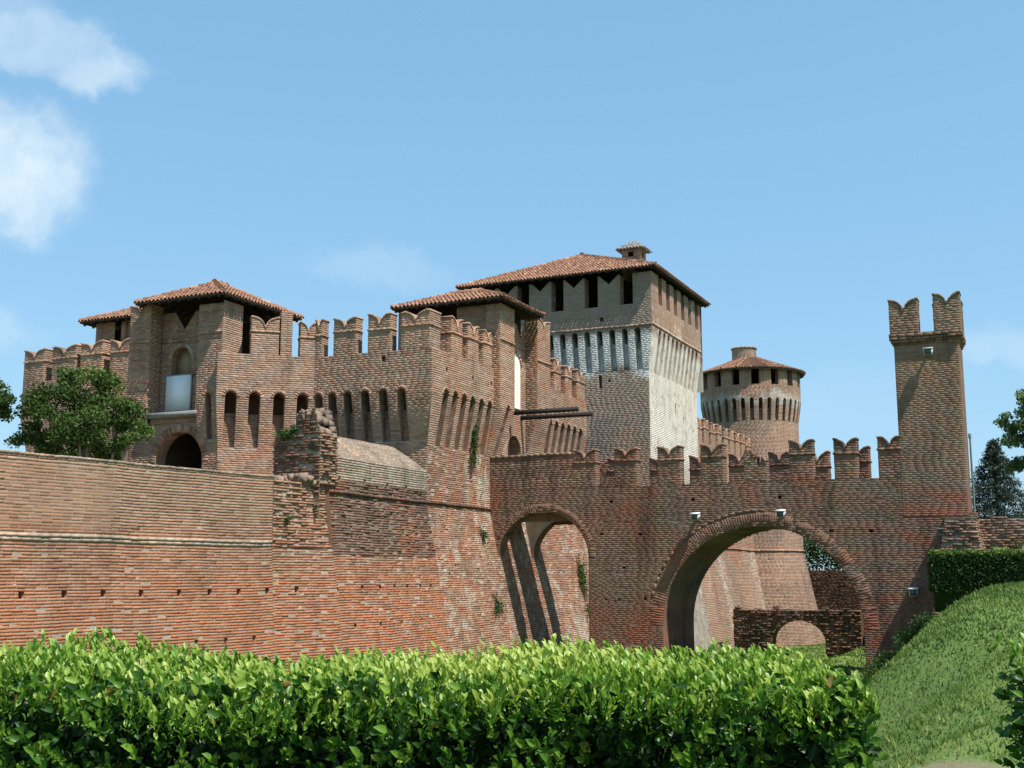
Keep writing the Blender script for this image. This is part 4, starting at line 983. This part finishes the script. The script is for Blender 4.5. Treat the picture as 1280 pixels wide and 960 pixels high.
fill(core, br, FRW, 0, 3.4, rtop2, rough=.014, proud=.022, miss=.03, tone0=.55); cap(core, FRW, 0, FRW.L, 3.02, 0, -.5); plain(core, FRW, 0, FRW.L, 0, 3.0, -.5); walls(rwall, core, br, M['ruin'])
bu = thing('brick_buttress', 'crumbling brick buttress at the foot of the bridge tower', 'buttress', ABv(-3.1, 39.8, 0))
core, br = MB(), MB(); ob = lambda v: .16 * max(0, 3.3 - v)
F1 = Fr((-3.35, 39.75), (-2.45, 39.75)); F2 = Fr((-2.45, 39.75), (-2.45, 41.0)); F3 = Fr((-3.35, 40.4), (-3.35, 39.75))
fill(core, br, F1, -1, 3.3, spans(0, F1.L, (), ob, 1, 1), off=ob, rough=.03, proud=.035, miss=.08, tone0=.75); fill(core, br, F2, -1, 3.3, spans(0, F2.L, (), ob, 1, 0), off=ob, rough=.03, proud=.03, miss=.05, tone0=.7); fill(core, br, F3, -1, 3.3, spans(0, F3.L, (), ob, 0, 1), off=ob, rough=.02, tone0=.6)
cap(core, F1, -.1, .95, 3.3, .03, -1.2); walls(bu, core, br, M['ruin'])

# floodlights
def floodlight(mp, u, z, label, w=0.0):
    P0 = Vector(mp(u, z, w).tolist()); t = thing('floodlight', label, 'lamp', P0, 'floodlights fixed to the bridge and its tower')
    q = lambda U, Z, W: mp(u + np.array(U), z + np.array(Z), w + np.array(W))
    o = MB(); o.box(q([-.03, .03, .03, -.03] * 2, [-.06, -.06, .02, .02] * 2, [0] * 4 + [.2] * 4)); o.box(q([-.09, .09, .09, -.09] * 2, [-.1, -.1, .06, .06] * 2, [-.01] * 4 + [.02] * 4)); o.build('bracket', M['lamp_dark'], t)
    o = MB(); o.box(q([-.15, .15, .15, -.15, -.13, .13, .13, -.13], [-.09, -.09, .12, .12, -.16, -.16, .06, .06], [.16] * 4 + [.4] * 4)); o.build('housing', M['lamp'], t)
    o = MB(); o.box(q([-.11, .11, .11, -.11] * 2, [-.145, -.145, .035, .035] * 2, [.402] * 4 + [.412] * 4)); o.build('glass', M['lamp_dark'], t)
    o = MB(); o.box(q([-.16, .16, .16, -.16] * 2, [.10, .10, .13, .13, .05, .05, .08, .08], [.14] * 2 + [.16] * 2 + [.44] * 4)); o.build('visor', M['lamp'], t)
floodlight(FD, -11.69 + 19.95, 3.57, 'white floodlight on the bridge wall left above the large arch'); floodlight(FD, -8.67 + 19.95, 3.59, 'white floodlight on the bridge wall right above the large arch crown')
floodlight(faces[0], 1.1, 8.85, 'white floodlight high on the slim bridge tower'); floodlight(FD, -4.47 + 19.95, 1.0, 'white floodlight low on the abutment below the bridge tower')

# ================================================================ VEGETATION
def unit(v): return v / np.maximum(np.linalg.norm(v, axis=-1, keepdims=True), 1e-9)
def leaves(mb, base, d, up, L, W, tone, fold=.25, curl=.15):
    """pointed oval leaves folded along the midrib: eight triangles each"""
    base = np.asarray(base, float); N = len(base)
    if N == 0: return
    d = unit(np.asarray(d, float)); up = np.asarray(up, float); s = unit(np.cross(d, up)); n = np.cross(s, d)
    L = np.broadcast_to(L, (N,))[:, None]; W = np.broadcast_to(W, (N,))[:, None]
    m1 = base + d * L * .35; m2 = base + d * L * .72 - n * L * curl * .4; t = base + d * L - n * L * curl
    l1 = m1 + s * W * .46 + n * W * fold; r1 = m1 - s * W * .46 + n * W * fold; l2 = m2 + s * W * .38 + n * W * fold; r2 = m2 - s * W * .38 + n * W * fold
    V = np.stack([base, m1, m2, t, l1, r1, l2, r2], 1); o = (np.arange(N) * 8)[:, None, None]
    q = (np.array([[1, 4, 6, 2], [5, 1, 2, 7]])[None] + o).reshape(-1, 4); tr = (np.array([[0, 4, 1], [2, 6, 3], [0, 1, 5], [2, 3, 7]])[None] + o).reshape(-1, 3)
    mb.add(V.reshape(-1, 3), q, np.repeat(tone, 2)); mb.F.append(tr + (mb.n - N * 8)); mb.T.append(np.repeat(tone, 4)); mb.M.append(np.zeros(4 * N)); mb.S.append(np.zeros(4 * N, int))
def cards(mb, c, size, tone, asp=.55, up_bias=.3):
    """small diamond leaves with random facing"""
    c = np.asarray(c, float); N = len(c)
    n = unit(rng.normal(0, 1, (N, 3)) + np.array([0, 0, up_bias])); d = unit(np.cross(n, rng.normal(0, 1, (N, 3)))); s = np.cross(n, d)
    L = np.broadcast_to(size, (N,))[:, None] * (.7 + .6 * rng.random((N, 1)))
    V = np.stack([c - d * L * .5, c + s * L * asp * .5 + n * L * .12, c + d * L * .5, c - s * L * asp * .5 + n * L * .12], 1)
    mb.add(V.reshape(-1, 3), (np.arange(N) * 4)[:, None] + np.arange(4)[None], tone)

def laurel(name, label, x0, x1, y0, y1, ztop, dens, pieces=0, zlow=.25, end=True, yellow=None, loc=None):
    """laurel hedge: shoots on every outer face, each a whorl of glossy leaves"""
    t = thing(name, label, 'hedge', ((x0 + x1) / 2, (y0 + y1) / 2, 0))
    P = []; D = []; T = []; kind = []
    def zt(x): return ztop + .018 * np.sin(x * 3.1 + 1) + .014 * np.sin(x * 7.3) + .035 * np.clip((x + .9) / 1.6, 0, 1)
    bumpx = -1.92
    nF = int((x1 - x0) * (ztop - zlow) * dens); x = x0 + rng.random(nF) * (x1 - x0); z = zlow + rng.random(nF) * (ztop - zlow + .02)
    y = y0 + np.abs(rng.normal(0, .09, nF)) + .05 * np.sin(x * 5 + z * 6) + .045 * np.sin(x * 11 - z * 9)
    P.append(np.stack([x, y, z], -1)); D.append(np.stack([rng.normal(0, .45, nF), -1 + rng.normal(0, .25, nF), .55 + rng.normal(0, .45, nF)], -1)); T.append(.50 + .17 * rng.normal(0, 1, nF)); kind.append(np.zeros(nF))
    nT = int((x1 - x0) * (y1 - y0) * dens * 1.15); x = x0 + rng.random(nT) * (x1 - x0); y = y0 + rng.random(nT) ** 1.2 * (y1 - y0)
    z = zt(x) + rng.normal(-.01, .018, nT) - .06 * np.exp(-((y - y0) / .12) ** 2) + .13 * np.exp(-((x - bumpx) / .22) ** 2) * (rng.random(nT))
    P.append(np.stack([x, y, z], -1)); D.append(np.stack([rng.normal(0, .4, nT), -.15 + rng.normal(0, .4, nT), 1 + 0 * x], -1))
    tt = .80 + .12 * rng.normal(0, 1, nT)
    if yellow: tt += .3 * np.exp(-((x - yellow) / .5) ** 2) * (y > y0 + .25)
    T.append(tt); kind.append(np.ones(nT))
    if end:
        for xe, sg in ((x1, 1), (x0, -1)):
            nE = int((y1 - y0) * (ztop - zlow) * dens); y = y0 + rng.random(nE) * (y1 - y0); z = zlow + rng.random(nE) * (ztop - zlow)
            P.append(np.stack([xe - sg * np.abs(rng.normal(0, .07, nE)), y, z], -1)); D.append(np.stack([sg + 0 * y, rng.normal(0, .4, nE), .5 + rng.normal(0, .4, nE)], -1)); T.append(.42 + .14 * rng.normal(0, 1, nE)); kind.append(np.zeros(nE))
    P = np.concatenate(P); D = unit(np.concatenate(D)); T = np.concatenate(T); kind = np.concatenate(kind)
    lb, ld, lu, ll, lw, lt, stem = [], [], [], [], [], [], MB()
    for k in range(7):
        N = len(P); ph = k * 2.4 + rng.random(N) * .8; a = unit(np.cross(D, np.array([.3, .2, .9]))); b_ = np.cross(D, a)
        rad = a * np.cos(ph)[:, None] + b_ * np.sin(ph)[:, None]
        spread = .35 + .13 * k; spread = spread * np.where(kind == 1, .75, 1.15)
        d = unit(D + rad * spread[:, None] + np.array([0, 0, .12])); L = (.047 - .0026 * k) * (.75 + .5 * rng.random(N)) * np.where(kind == 1, .88, 1.0)
        lb.append(P - D * (.012 + .016 * k)[..., None] if np.ndim(k) else P - D * (.012 + .016 * k)); ld.append(d); lu.append(D); ll.append(L); lw.append(L * (.52 + .14 * rng.random(N)) * np.where(kind == 1, .8, 1)); lt.append(np.clip(T + rng.normal(0, .08, N) - .03 * k, 0, 1))
    lb, ld, lu, ll, lw, lt = [np.concatenate(v) for v in (lb, ld, lu, ll, lw, lt)]
    sel = np.zeros(len(lb), bool)
    if pieces:                                           # the largest leaves in view are pieces of their own
        ok = (np.abs(lb[:, 0] / lb[:, 1]) < .44) & (lb[:, 2] > .85 - 0 * lb[:, 2]) & (lb[:, 2] < ztop - .03) & (lb[:, 1] < y0 + .05)
        idx = np.where(ok)[0]; idx = idx[np.argsort(lb[idx, 1])][:pieces]; sel[idx] = True
        var = []
        for k in range(6):
            m = MB(); leaves(m, [(0, 0, 0)], [(0, 1, 0)], [(0, 0, 1)], 1.0, .44 + .03 * k, np.array([.2 + .08 * k]), fold=.2 + .04 * (k % 3), curl=.1 + .06 * (k % 2))
            o = m.build('leaf_source', M['laurel']); var.append(o.data); bpy.data.objects.remove(o)
        for i in idx:
            yv = Vector(ld[i]); xv = yv.cross(Vector(lu[i])).normalized(); zv = xv.cross(yv); k = int(np.clip((lt[i] - .16) / .08, 0, 5))
            o = bpy.data.objects.new('leaf', var[k]); col.objects.link(o); o.parent = t
            mt = Matrix((xv, yv, zv)).transposed().to_4x4(); mt = Matrix.Translation(Vector(lb[i]) - t.location) @ mt @ Matrix.Scale(float(ll[i]), 4); o.matrix_local = mt
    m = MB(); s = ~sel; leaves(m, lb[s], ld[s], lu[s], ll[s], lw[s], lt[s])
    # older leaves inside, toned dark to paint the hedge's inner shade
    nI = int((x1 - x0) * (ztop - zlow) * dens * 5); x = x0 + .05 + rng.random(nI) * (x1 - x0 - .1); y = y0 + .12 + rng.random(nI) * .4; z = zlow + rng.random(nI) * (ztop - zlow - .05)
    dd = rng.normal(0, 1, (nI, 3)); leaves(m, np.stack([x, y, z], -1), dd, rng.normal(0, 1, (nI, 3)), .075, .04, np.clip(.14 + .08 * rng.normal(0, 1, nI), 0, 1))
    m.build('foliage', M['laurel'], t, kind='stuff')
    nd_ = int((x1 - x0) * 14); x = x0 + rng.random(nd_) * (x1 - x0); y = y0 + rng.random(nd_) * .15; z = zlow + rng.random(nd_) * (ztop - zlow)
    dm = MB(); leaves(dm, np.stack([x, y, z], -1), rng.normal(0, 1, (nd_, 3)) + np.array([0, -.6, -.5]), rng.normal(0, 1, (nd_, 3)), .05, .028, rng.random(nd_), curl=.4); dm.build('dead_leaves', M['dead'], t, kind='stuff')
    st = MB()
    for k in range(int((x1 - x0) * 9)):
        x = x0 + rng.random() * (x1 - x0); y = y0 + .18 + rng.random() * (y1 - y0 - .3); p = [(x, y, 0)]
        for j in range(4): p.append((p[-1][0] + rng.normal(0, .06), p[-1][1] + rng.normal(0, .05), (j + 1) * ztop * .235))
        st.tube(p, [.014, .012, .010, .007, .004], 5)
    st.build('stems', M['bark'], t, kind='stuff')
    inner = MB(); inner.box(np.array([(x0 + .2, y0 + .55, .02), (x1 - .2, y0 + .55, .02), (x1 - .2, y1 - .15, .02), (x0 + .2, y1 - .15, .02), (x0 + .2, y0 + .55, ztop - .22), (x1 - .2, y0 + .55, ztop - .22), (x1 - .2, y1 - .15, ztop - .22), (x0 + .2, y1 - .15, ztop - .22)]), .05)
    inner.build('core', M['box'], t)  # filler box toned near-black, standing in for shade inside the hedge
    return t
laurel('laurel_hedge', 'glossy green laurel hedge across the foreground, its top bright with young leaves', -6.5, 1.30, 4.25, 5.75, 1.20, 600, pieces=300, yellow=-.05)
laurel('laurel_bush', 'dark laurel hedge end at the lower right edge of the picture', 2.06, 3.6, 4.5, 5.1, 1.25, 420)

def clipped(name, label, p0, p1, w, h, n):
    p0, p1 = Vector(p0), Vector(p1); t = thing(name, label, 'hedge', (p0 + p1) / 2)
    d = (p1 - p0); L = d.length; d.normalize(); s = Vector((-d.y, d.x, 0)); C = np.array(p0); dv, sv = np.array(d), np.array(s)
    u = rng.random(n) * L; k = rng.random(n); f = rng.random(n); z = rng.random(n) * h
    side = np.where(f < .5, -w / 2, w / 2); a = np.where(f < .78, np.where(f < .5, -w / 2, rng.random(n) * w - w / 2), w / 2); z = np.where((f >= .5) & (f < .78), h, z)
    e = f > .93; u = np.where(e, np.where(k < .5, 0, L), u); a = np.where(e, rng.random(n) * w - w / 2, a)
    pts = C + dv * u[:, None] + sv * a[:, None] + np.array([0, 0, 1]) * z[:, None] + rng.normal(0, .035, (n, 3))
    gz_ = height(pts[:, 0], pts[:, 1]); 
    m = MB(); cards(m, pts, .075, np.clip(.35 + .35 * (z > h - .06) + rng.normal(0, .18, n), 0, 1)); m.build('foliage', M['box'], t, kind='stuff')  # top leaves toned paler: new growth, with the sunlit top painted in
    i = MB(); c = lambda u, a, z: tuple(C + dv * u + sv * a + np.array([0, 0, z])); ww = w / 2 - .05
    i.box([c(.05, -ww, -.6), c(L - .05, -ww, -.6), c(L - .05, ww, -.6), c(.05, ww, -.6), c(.05, -ww, h - .05), c(L - .05, -ww, h - .05), c(L - .05, ww, h - .05), c(.05, ww, h - .05)], .1); i.build('core', M['box'], t)  # filler box toned dark in place of shade between the leaves
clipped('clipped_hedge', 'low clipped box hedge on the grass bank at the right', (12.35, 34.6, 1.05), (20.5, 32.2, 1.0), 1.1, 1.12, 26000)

def limb(mb, p, d, L, r, depth, tips, spread=.55, up=.15):
    pts = [p]; dd = d.copy(); n = 4; rr = [r]
    for i in range(n):
        dd = unit(dd + rng.normal(0, .13, 3) + np.array([0, 0, up * .3])); pts.append(pts[-1] + dd * L / n); rr.append(r * (1 - .5 * (i + 1) / n))
    mb.tube([tuple(q) for q in pts], rr, 6 if depth > 1 else 5)
    if depth == 0: tips.append(pts[-1]); tips.append(pts[2]); return
    for k in range(3 if depth > 1 else 3):
        j = 2 + k % 3; nd = unit(dd + rng.normal(0, spread, 3) + np.array([0, 0, up])); limb(mb, pts[min(j, n)], nd, L * (.62 + .2 * rng.random()), rr[min(j, n)] * .7, depth - 1, tips, spread, up)
def tree(name, label, base, stems, L, r, mat, bark, leaf, nleaf, cl, depth=2, spread=.6, up=.2, cat='tree', crown_scale=(1, 1, 1), lean=None):
    t = thing(name, label, cat, base); b = np.array(base, float); tips = []; tm = MB()
    for k in range(stems):
        ang = 2 * math.pi * (k + rng.random() * .5) / stems; s = .28 if stems > 1 else .03
        d = unit(np.array([math.cos(ang) * s, math.sin(ang) * s, 1.0]) + (np.array(lean) if lean else 0)); limb(tm, b + np.array([math.cos(ang), math.sin(ang), 0]) * r * (.8 if stems > 1 else 0), d, L, r, depth, tips, spread, up)
    tm.build('trunk', bark, t)
    tips = np.array(tips); per = max(1, nleaf // len(tips)); c = np.repeat(tips, per, 0)
    tn = np.repeat(rng.normal(.5, .16, len(tips)), per) + rng.normal(0, .13, len(c))
    off = unit(rng.normal(0, 1, c.shape)) * (rng.random((len(c), 1)) ** .5) * cl * np.array([1.15, 1.15, .75])
    m = MB(); cards(m, c + off, leaf, np.clip(tn, 0, 1), asp=.6); m.build('crown', mat, t); return t
def lobed_tree(name, label, base, blobs, n, leaf, mat, bark='bark', multi=False):
    t = thing(name, label, 'tree', base); tm = MB(); m = MB(); b = Vector(base); top = Vector(blobs[0][0]); C = []; T = []
    fork = b.lerp(Vector((top.x, top.y, b.z)), .3) + Vector((0, 0, (top.z - b.z) * .45))
    if not multi: tm.tube([tuple(b), tuple(b.lerp(fork, .5) + Vector((.08, .03, 0))), tuple(fork)], [.2, .16, .13], 9)
    for c, rad in blobs:
        e = Vector(c)
        if multi: fork = b + Vector((rng.normal(0, .12), rng.normal(0, .12), 0))
        mid = fork.lerp(e, .5) + Vector((rng.normal(0, .15), rng.normal(0, .15), .2)); tm.tube([tuple(fork), tuple(mid), tuple(e)], [.08, .05, .02], 6)
        k = int(n * rad ** 2 / sum(q[1] ** 2 for q in blobs)); nc = 9
        tips = np.array(c) + unit(rng.normal(0, 1, (nc, 3))) * rad * (.55 + .45 * rng.random((nc, 1))) * np.array([1, 1, .8])
        for tp in tips: tm.tube([tuple(e), tuple(tp)], [.02, .006], 5)
        cc = np.repeat(tips, k // nc, 0); C.append(cc + unit(rng.normal(0, 1, cc.shape)) * (rng.random((len(cc), 1)) ** .5) * rad * .5 * np.array([1.1, 1.1, .7])); T.append(np.clip(np.repeat(rng.normal(.5, .14, nc), k // nc) + rng.normal(0, .14, len(cc)), 0, 1))
    tm.build('trunk', M[bark], t); cards(m, np.concatenate(C), leaf, np.concatenate(T), asp=.6); m.build('crown', M[mat], t)
lobed_tree('leafy_tree', 'leafy tree at the left picture edge, only its outer branches in view', (-18.2, 36.5, 3.15), [((-18.2, 36.5, 7.7), 1.1), ((-16.85, 36.5, 7.0), .75), ((-16.3, 36.4, 6.75), .5), ((-17.6, 36.2, 6.5), .8)], 9000, .115, 'tree_leaf', 'pale_bark', True)
lobed_tree('small_tree', 'small bushy tree with pale bare stems behind the rampart at the left', (-13.5, 37.0, 3.15), [((-13.8, 37, 7.35), .95), ((-14.9, 36.8, 6.75), .85), ((-12.75, 37, 6.7), .85), ((-13.7, 36.5, 6.2), 1.0), ((-12.1, 36.8, 6.0), .62), ((-15.5, 37.1, 5.9), .6), ((-14.5, 37.3, 5.6), .7), ((-12.9, 37.3, 5.5), .6), ((-14.3, 37.2, 7.7), .55)], 17000, .115, 'tree_leaf', 'pale_bark', True)
lobed_tree('pale_leafy_tree', 'pale green broadleaf tree at the right picture edge above the dark conifer', (21.6, 45.0, 2.6), [((21.4, 45, 7.6), 1.3), ((19.9, 44.8, 6.9), .75), ((19.5, 45.2, 7.3), .55), ((20.3, 44.6, 8.0), .8), ((20.2, 45.4, 6.0), .7), ((22.6, 45, 8.4), 1.2), ((21.2, 44.6, 6.2), .9), ((23.0, 45.2, 6.8), 1.2)], 20000, .14, 'tree_leaf_b')
def conifer(name, label, base, h, w, n):
    t = thing(name, label, 'tree', base); b = np.array(base, float); m = MB(); m.tube([tuple(b), tuple(b + [0, 0, h * .97])], [.16, .02], 7)
    C = []; T = []
    for k in range(n):
        z = h * (.04 + .96 * rng.random() ** 1.25); ang = rng.random() * 6.283; rr = w * (1 - z / h) ** .8 * (.82 + .3 * rng.random()) + .05
        e = np.array([math.cos(ang) * rr, math.sin(ang) * rr, z - rr * .12]); s0 = np.array([0, 0, z])
        if k % 3 == 0: m.tube([tuple(b + s0), tuple(b + e)], [.022, .006], 4)
        q = rng.random(26) ** .6; C.append(b + s0 + (e - s0) * q[:, None] + rng.normal(0, .07, (26, 3)) - np.array([0, 0, .1]) * rng.random((26, 1))); T.append(np.clip(rng.normal(.45, .2, 26), 0, 1))
    m.build('trunk', M['bark'], t); f = MB(); cards(f, np.concatenate(C), .17, np.concatenate(T), asp=.3, up_bias=0); f.build('crown', M['conifer'], t)
conifer('dark_conifer', 'dark conical conifer behind the road wall at the right', (25.0, 60.0, 2.4), 5.9, 2.9, 700)
conifer('dark_conifer', 'second dark conifer at the right picture edge, partly hidden behind the pale tree', (28.4, 62.0, 2.4), 5.2, 2.2, 420)

def wall_plant(label, mp, u, z, w, su, sz, n, leaf=.09, hang=True, mat='ivy'):
    t = thing('wall_plant', label, 'plant', Vector(mp(u, z, w).tolist())); k = 12; m = MB(); st = MB()
    cu = u + rng.normal(0, su * .5, k); cz = z + rng.normal(0, sz * .5, k)
    uu = np.repeat(cu, n // k) + rng.normal(0, su * .28, n // k * k); zz = np.repeat(cz, n // k) + rng.normal(0, sz * .2, n // k * k)
    cards(m, mp(uu, zz, w + np.abs(rng.normal(0, .10, len(uu))) + .02), leaf, np.clip(rng.normal(.5, .2, len(uu)), 0, 1))
    m.build('leaves', M[mat], t, kind='stuff')
    for j in range(k): st.tube([mp(u, z + sz * .6, w).tolist(), mp((u + cu[j]) / 2, (z + sz * .6 + cz[j]) / 2, w + .06).tolist(), mp(cu[j], cz[j], w + .05).tolist()], [.012, .009, .004], 4)
    st.build('stems', M['bark'], t); return t
wall_plant('weeds hanging from the slots in the right face of the gatehouse', FR_, 3.3, 6.35, .1, .16, .85, 620)
wall_plant('green weeds low on the leaning base of the gatehouse beside the small arch', RM, 33.6, .35, .02, .3, .35, 260)
wall_plant('weed tuft on the gatehouse base just under its string course', RM, 33.3, 2.95, .02, .18, .25, 130)
wall_plant('ivy on the far gatehouse wall seen through the small arch', RM, 42.4, 1.4, .05, .3, .9, 700)
wall_plant('lower ivy clump seen at the right of the small arch', RM, 42.9, -.2, .05, .3, .4, 400)
wall_plant('weeds growing on top of the broken brick stub', F1 if False else Fr((-21.62, 28.9), (-19.93, 28.9)), .55, 5.75, .0, .3, .16, 300)
wall_plant('small weed in the broken brick patch of the bastion', RM, 21.6, 3.05, -.05, .08, .12, 60)
wall_plant('weeds at the foot of the castle wall seen through the large arch', FC, 6, -.9, .8, .8, .5, 400, leaf=.13)
def shrub(name, label, blobs, n, leaf, mat):
    t = thing(name, label, 'shrub', blobs[0][0]); C = []; T = []; st = MB(); vol = np.array([b[1][0] * b[1][1] * b[1][2] for b in blobs]) ** .8; vol = vol / vol.sum()
    for (c, s), v in zip(blobs, vol):
        k = int(n * v); q = unit(rng.normal(0, 1, (k, 3))) * (rng.random((k, 1)) ** .4) * (1 + .12 * rng.normal(0, 1, (k, 1))); C.append(np.array(c) + q * np.array(s)); T.append(np.clip(rng.normal(.5, .17, k) + rng.normal(0, .07), 0, 1))
        for j in range(4): st.tube([(c[0], c[1], c[2] - s[2]), tuple(np.array(c) + rng.normal(0, .25, 3) * np.array(s))], [.02, .006], 5)
    m = MB(); cards(m, np.concatenate(C), leaf, np.concatenate(T)); m.build('foliage', M[mat], t, kind='stuff'); st.build('stems', M['bark'], t)
shrub('ivy_mass', 'green ivy mass above the dark moat wall, seen through the large bridge arch', [(tuple(AB(-18.2 + 1.1 * k, 84.3 - .2 * k, 2.6 + .9 * rng.random())), (1.3, 1.0, 1.9)) for k in range(10)], 14000, .2, 'ivy')
shrub('bank_bush', 'low weedy bush on the grass bank beside the bridge abutment', [((bx_, by_, float(height(bx_, by_)) + .12), (.55, .5, .34)) for bx_, by_ in ((12.1, 35.4), (12.3, 36.3), (11.8, 36.9), (12.5, 37.0), (11.5, 36.0), (11.2, 35.2), (12.6, 35.9), (11.4, 37.2))], 7000, .085, 'ivy')

# grass on the bank and the lawn
def grass(name, label, n, xr, yr, hmin, hmax, cond, wid=.012, shift=0.0):
    x = xr[0] + rng.random(n) * (xr[1] - xr[0]); y = yr[0] + (rng.random(n) ** 1.0) * (yr[1] - yr[0]); k = cond(x, y); x, y = x[k], y[k]; n = len(x)
    z = height(x, y) - .01; h = hmin + (hmax - hmin) * rng.random(n) ** 2 * (.5 + .5 * np.sin(x * 1.7 + y * .9) ** 2); a = rng.random(n) * 6.283; w = wid * (.7 + y / 22)
    b = np.stack([x, y, z], -1); s = np.stack([np.cos(a), np.sin(a), 0 * a], -1) * w[:, None]; tip = b + np.stack([rng.normal(0, .35, n) * h, rng.normal(0, .35, n) * h, h], -1)
    m = MB(); m.add(np.stack([b - s, b + s, tip], 1).reshape(-1, 3), (np.arange(n) * 3)[:, None] + np.arange(3)[None], np.clip(rng.normal(.5 + shift, .2, n) + .2 * np.sin(x * .8 + 2 * np.sin(y * .5)), 0, 1))
    o = m.build(name, M['blade']); tag(o, label, 'grass'); o['kind'] = 'stuff'
def lawn(x, y): return (x > 1.45 + (y - 8) * .388 - 1.8) & (np.abs(y - (13.7 - .9 * x)) > .35 * (1 + rng.random(len(x)))) & (x / y < .62) & (x / y > .1)
grass('lawn_grass', 'short mown grass on the lawn and bank at the right', 190000, (1.5, 22), (8, 40), .03, .11, lawn)
grass('long_grass', 'longer unmown grass on the upper bank beside the bridge', 30000, (6, 18), (22, 39), .05, .17, lambda x, y: (x > 1.45 + (y - 8) * .388 - 2.0) & (np.sin(x * 1.9 + np.sin(y * .8) * 2) + np.sin(y * 1.3 - x * .7) + .9 * rng.random(len(x)) > .35), wid=.010)
grass('straw_grass', 'dry yellowish tufts scattered over the grass bank', 16000, (2.5, 18), (9, 38), .04, .15, lambda x, y: (x > 1.45 + (y - 8) * .388 - 1.2) & (np.sin(x * 2.3 + y * .6) * np.sin(y * 1.1 - x * 1.3) + .5 * rng.random(len(x)) > .55), wid=.008, shift=.38)
grass('moat_grass', 'rough grass on the moat floor seen through the arches', 44000, (-4, 24), (36, 80), .05, .16, lambda x, y: (CA * x - SA * y > -17.5) & (CA * x - SA * y < -5.3) & (SA * x + CA * y > 36), wid=.02)

grass('moat_meadow', 'grass on the moat floor between the rampart and the hedge', 60000, (-16, 12), (9, 40), .05, .2, lambda x, y: (x < 1.45 + (y - 8) * .388 - 1.6) & (CA * x - SA * y > -19.5) & (SA * x + CA * y < 40.2), wid=.013)
# a thin pole behind the bridge tower
pl = thing('thin_pole', 'thin grey pole standing just right of the bridge tower', 'pole', (16.75, 42.2, 2.5))
m = MB(); m.tube([(16.75, 42.2, 2.4), (16.75, 42.2, 6.45)], [.045, .035], 8); m.build('post', M['pole'], pl); m = MB(); m.tube([(16.75, 42.2, 6.45), (16.75, 42.2, 6.6)], [.07, .05], 8); m.build('finial', M['pole'], pl)
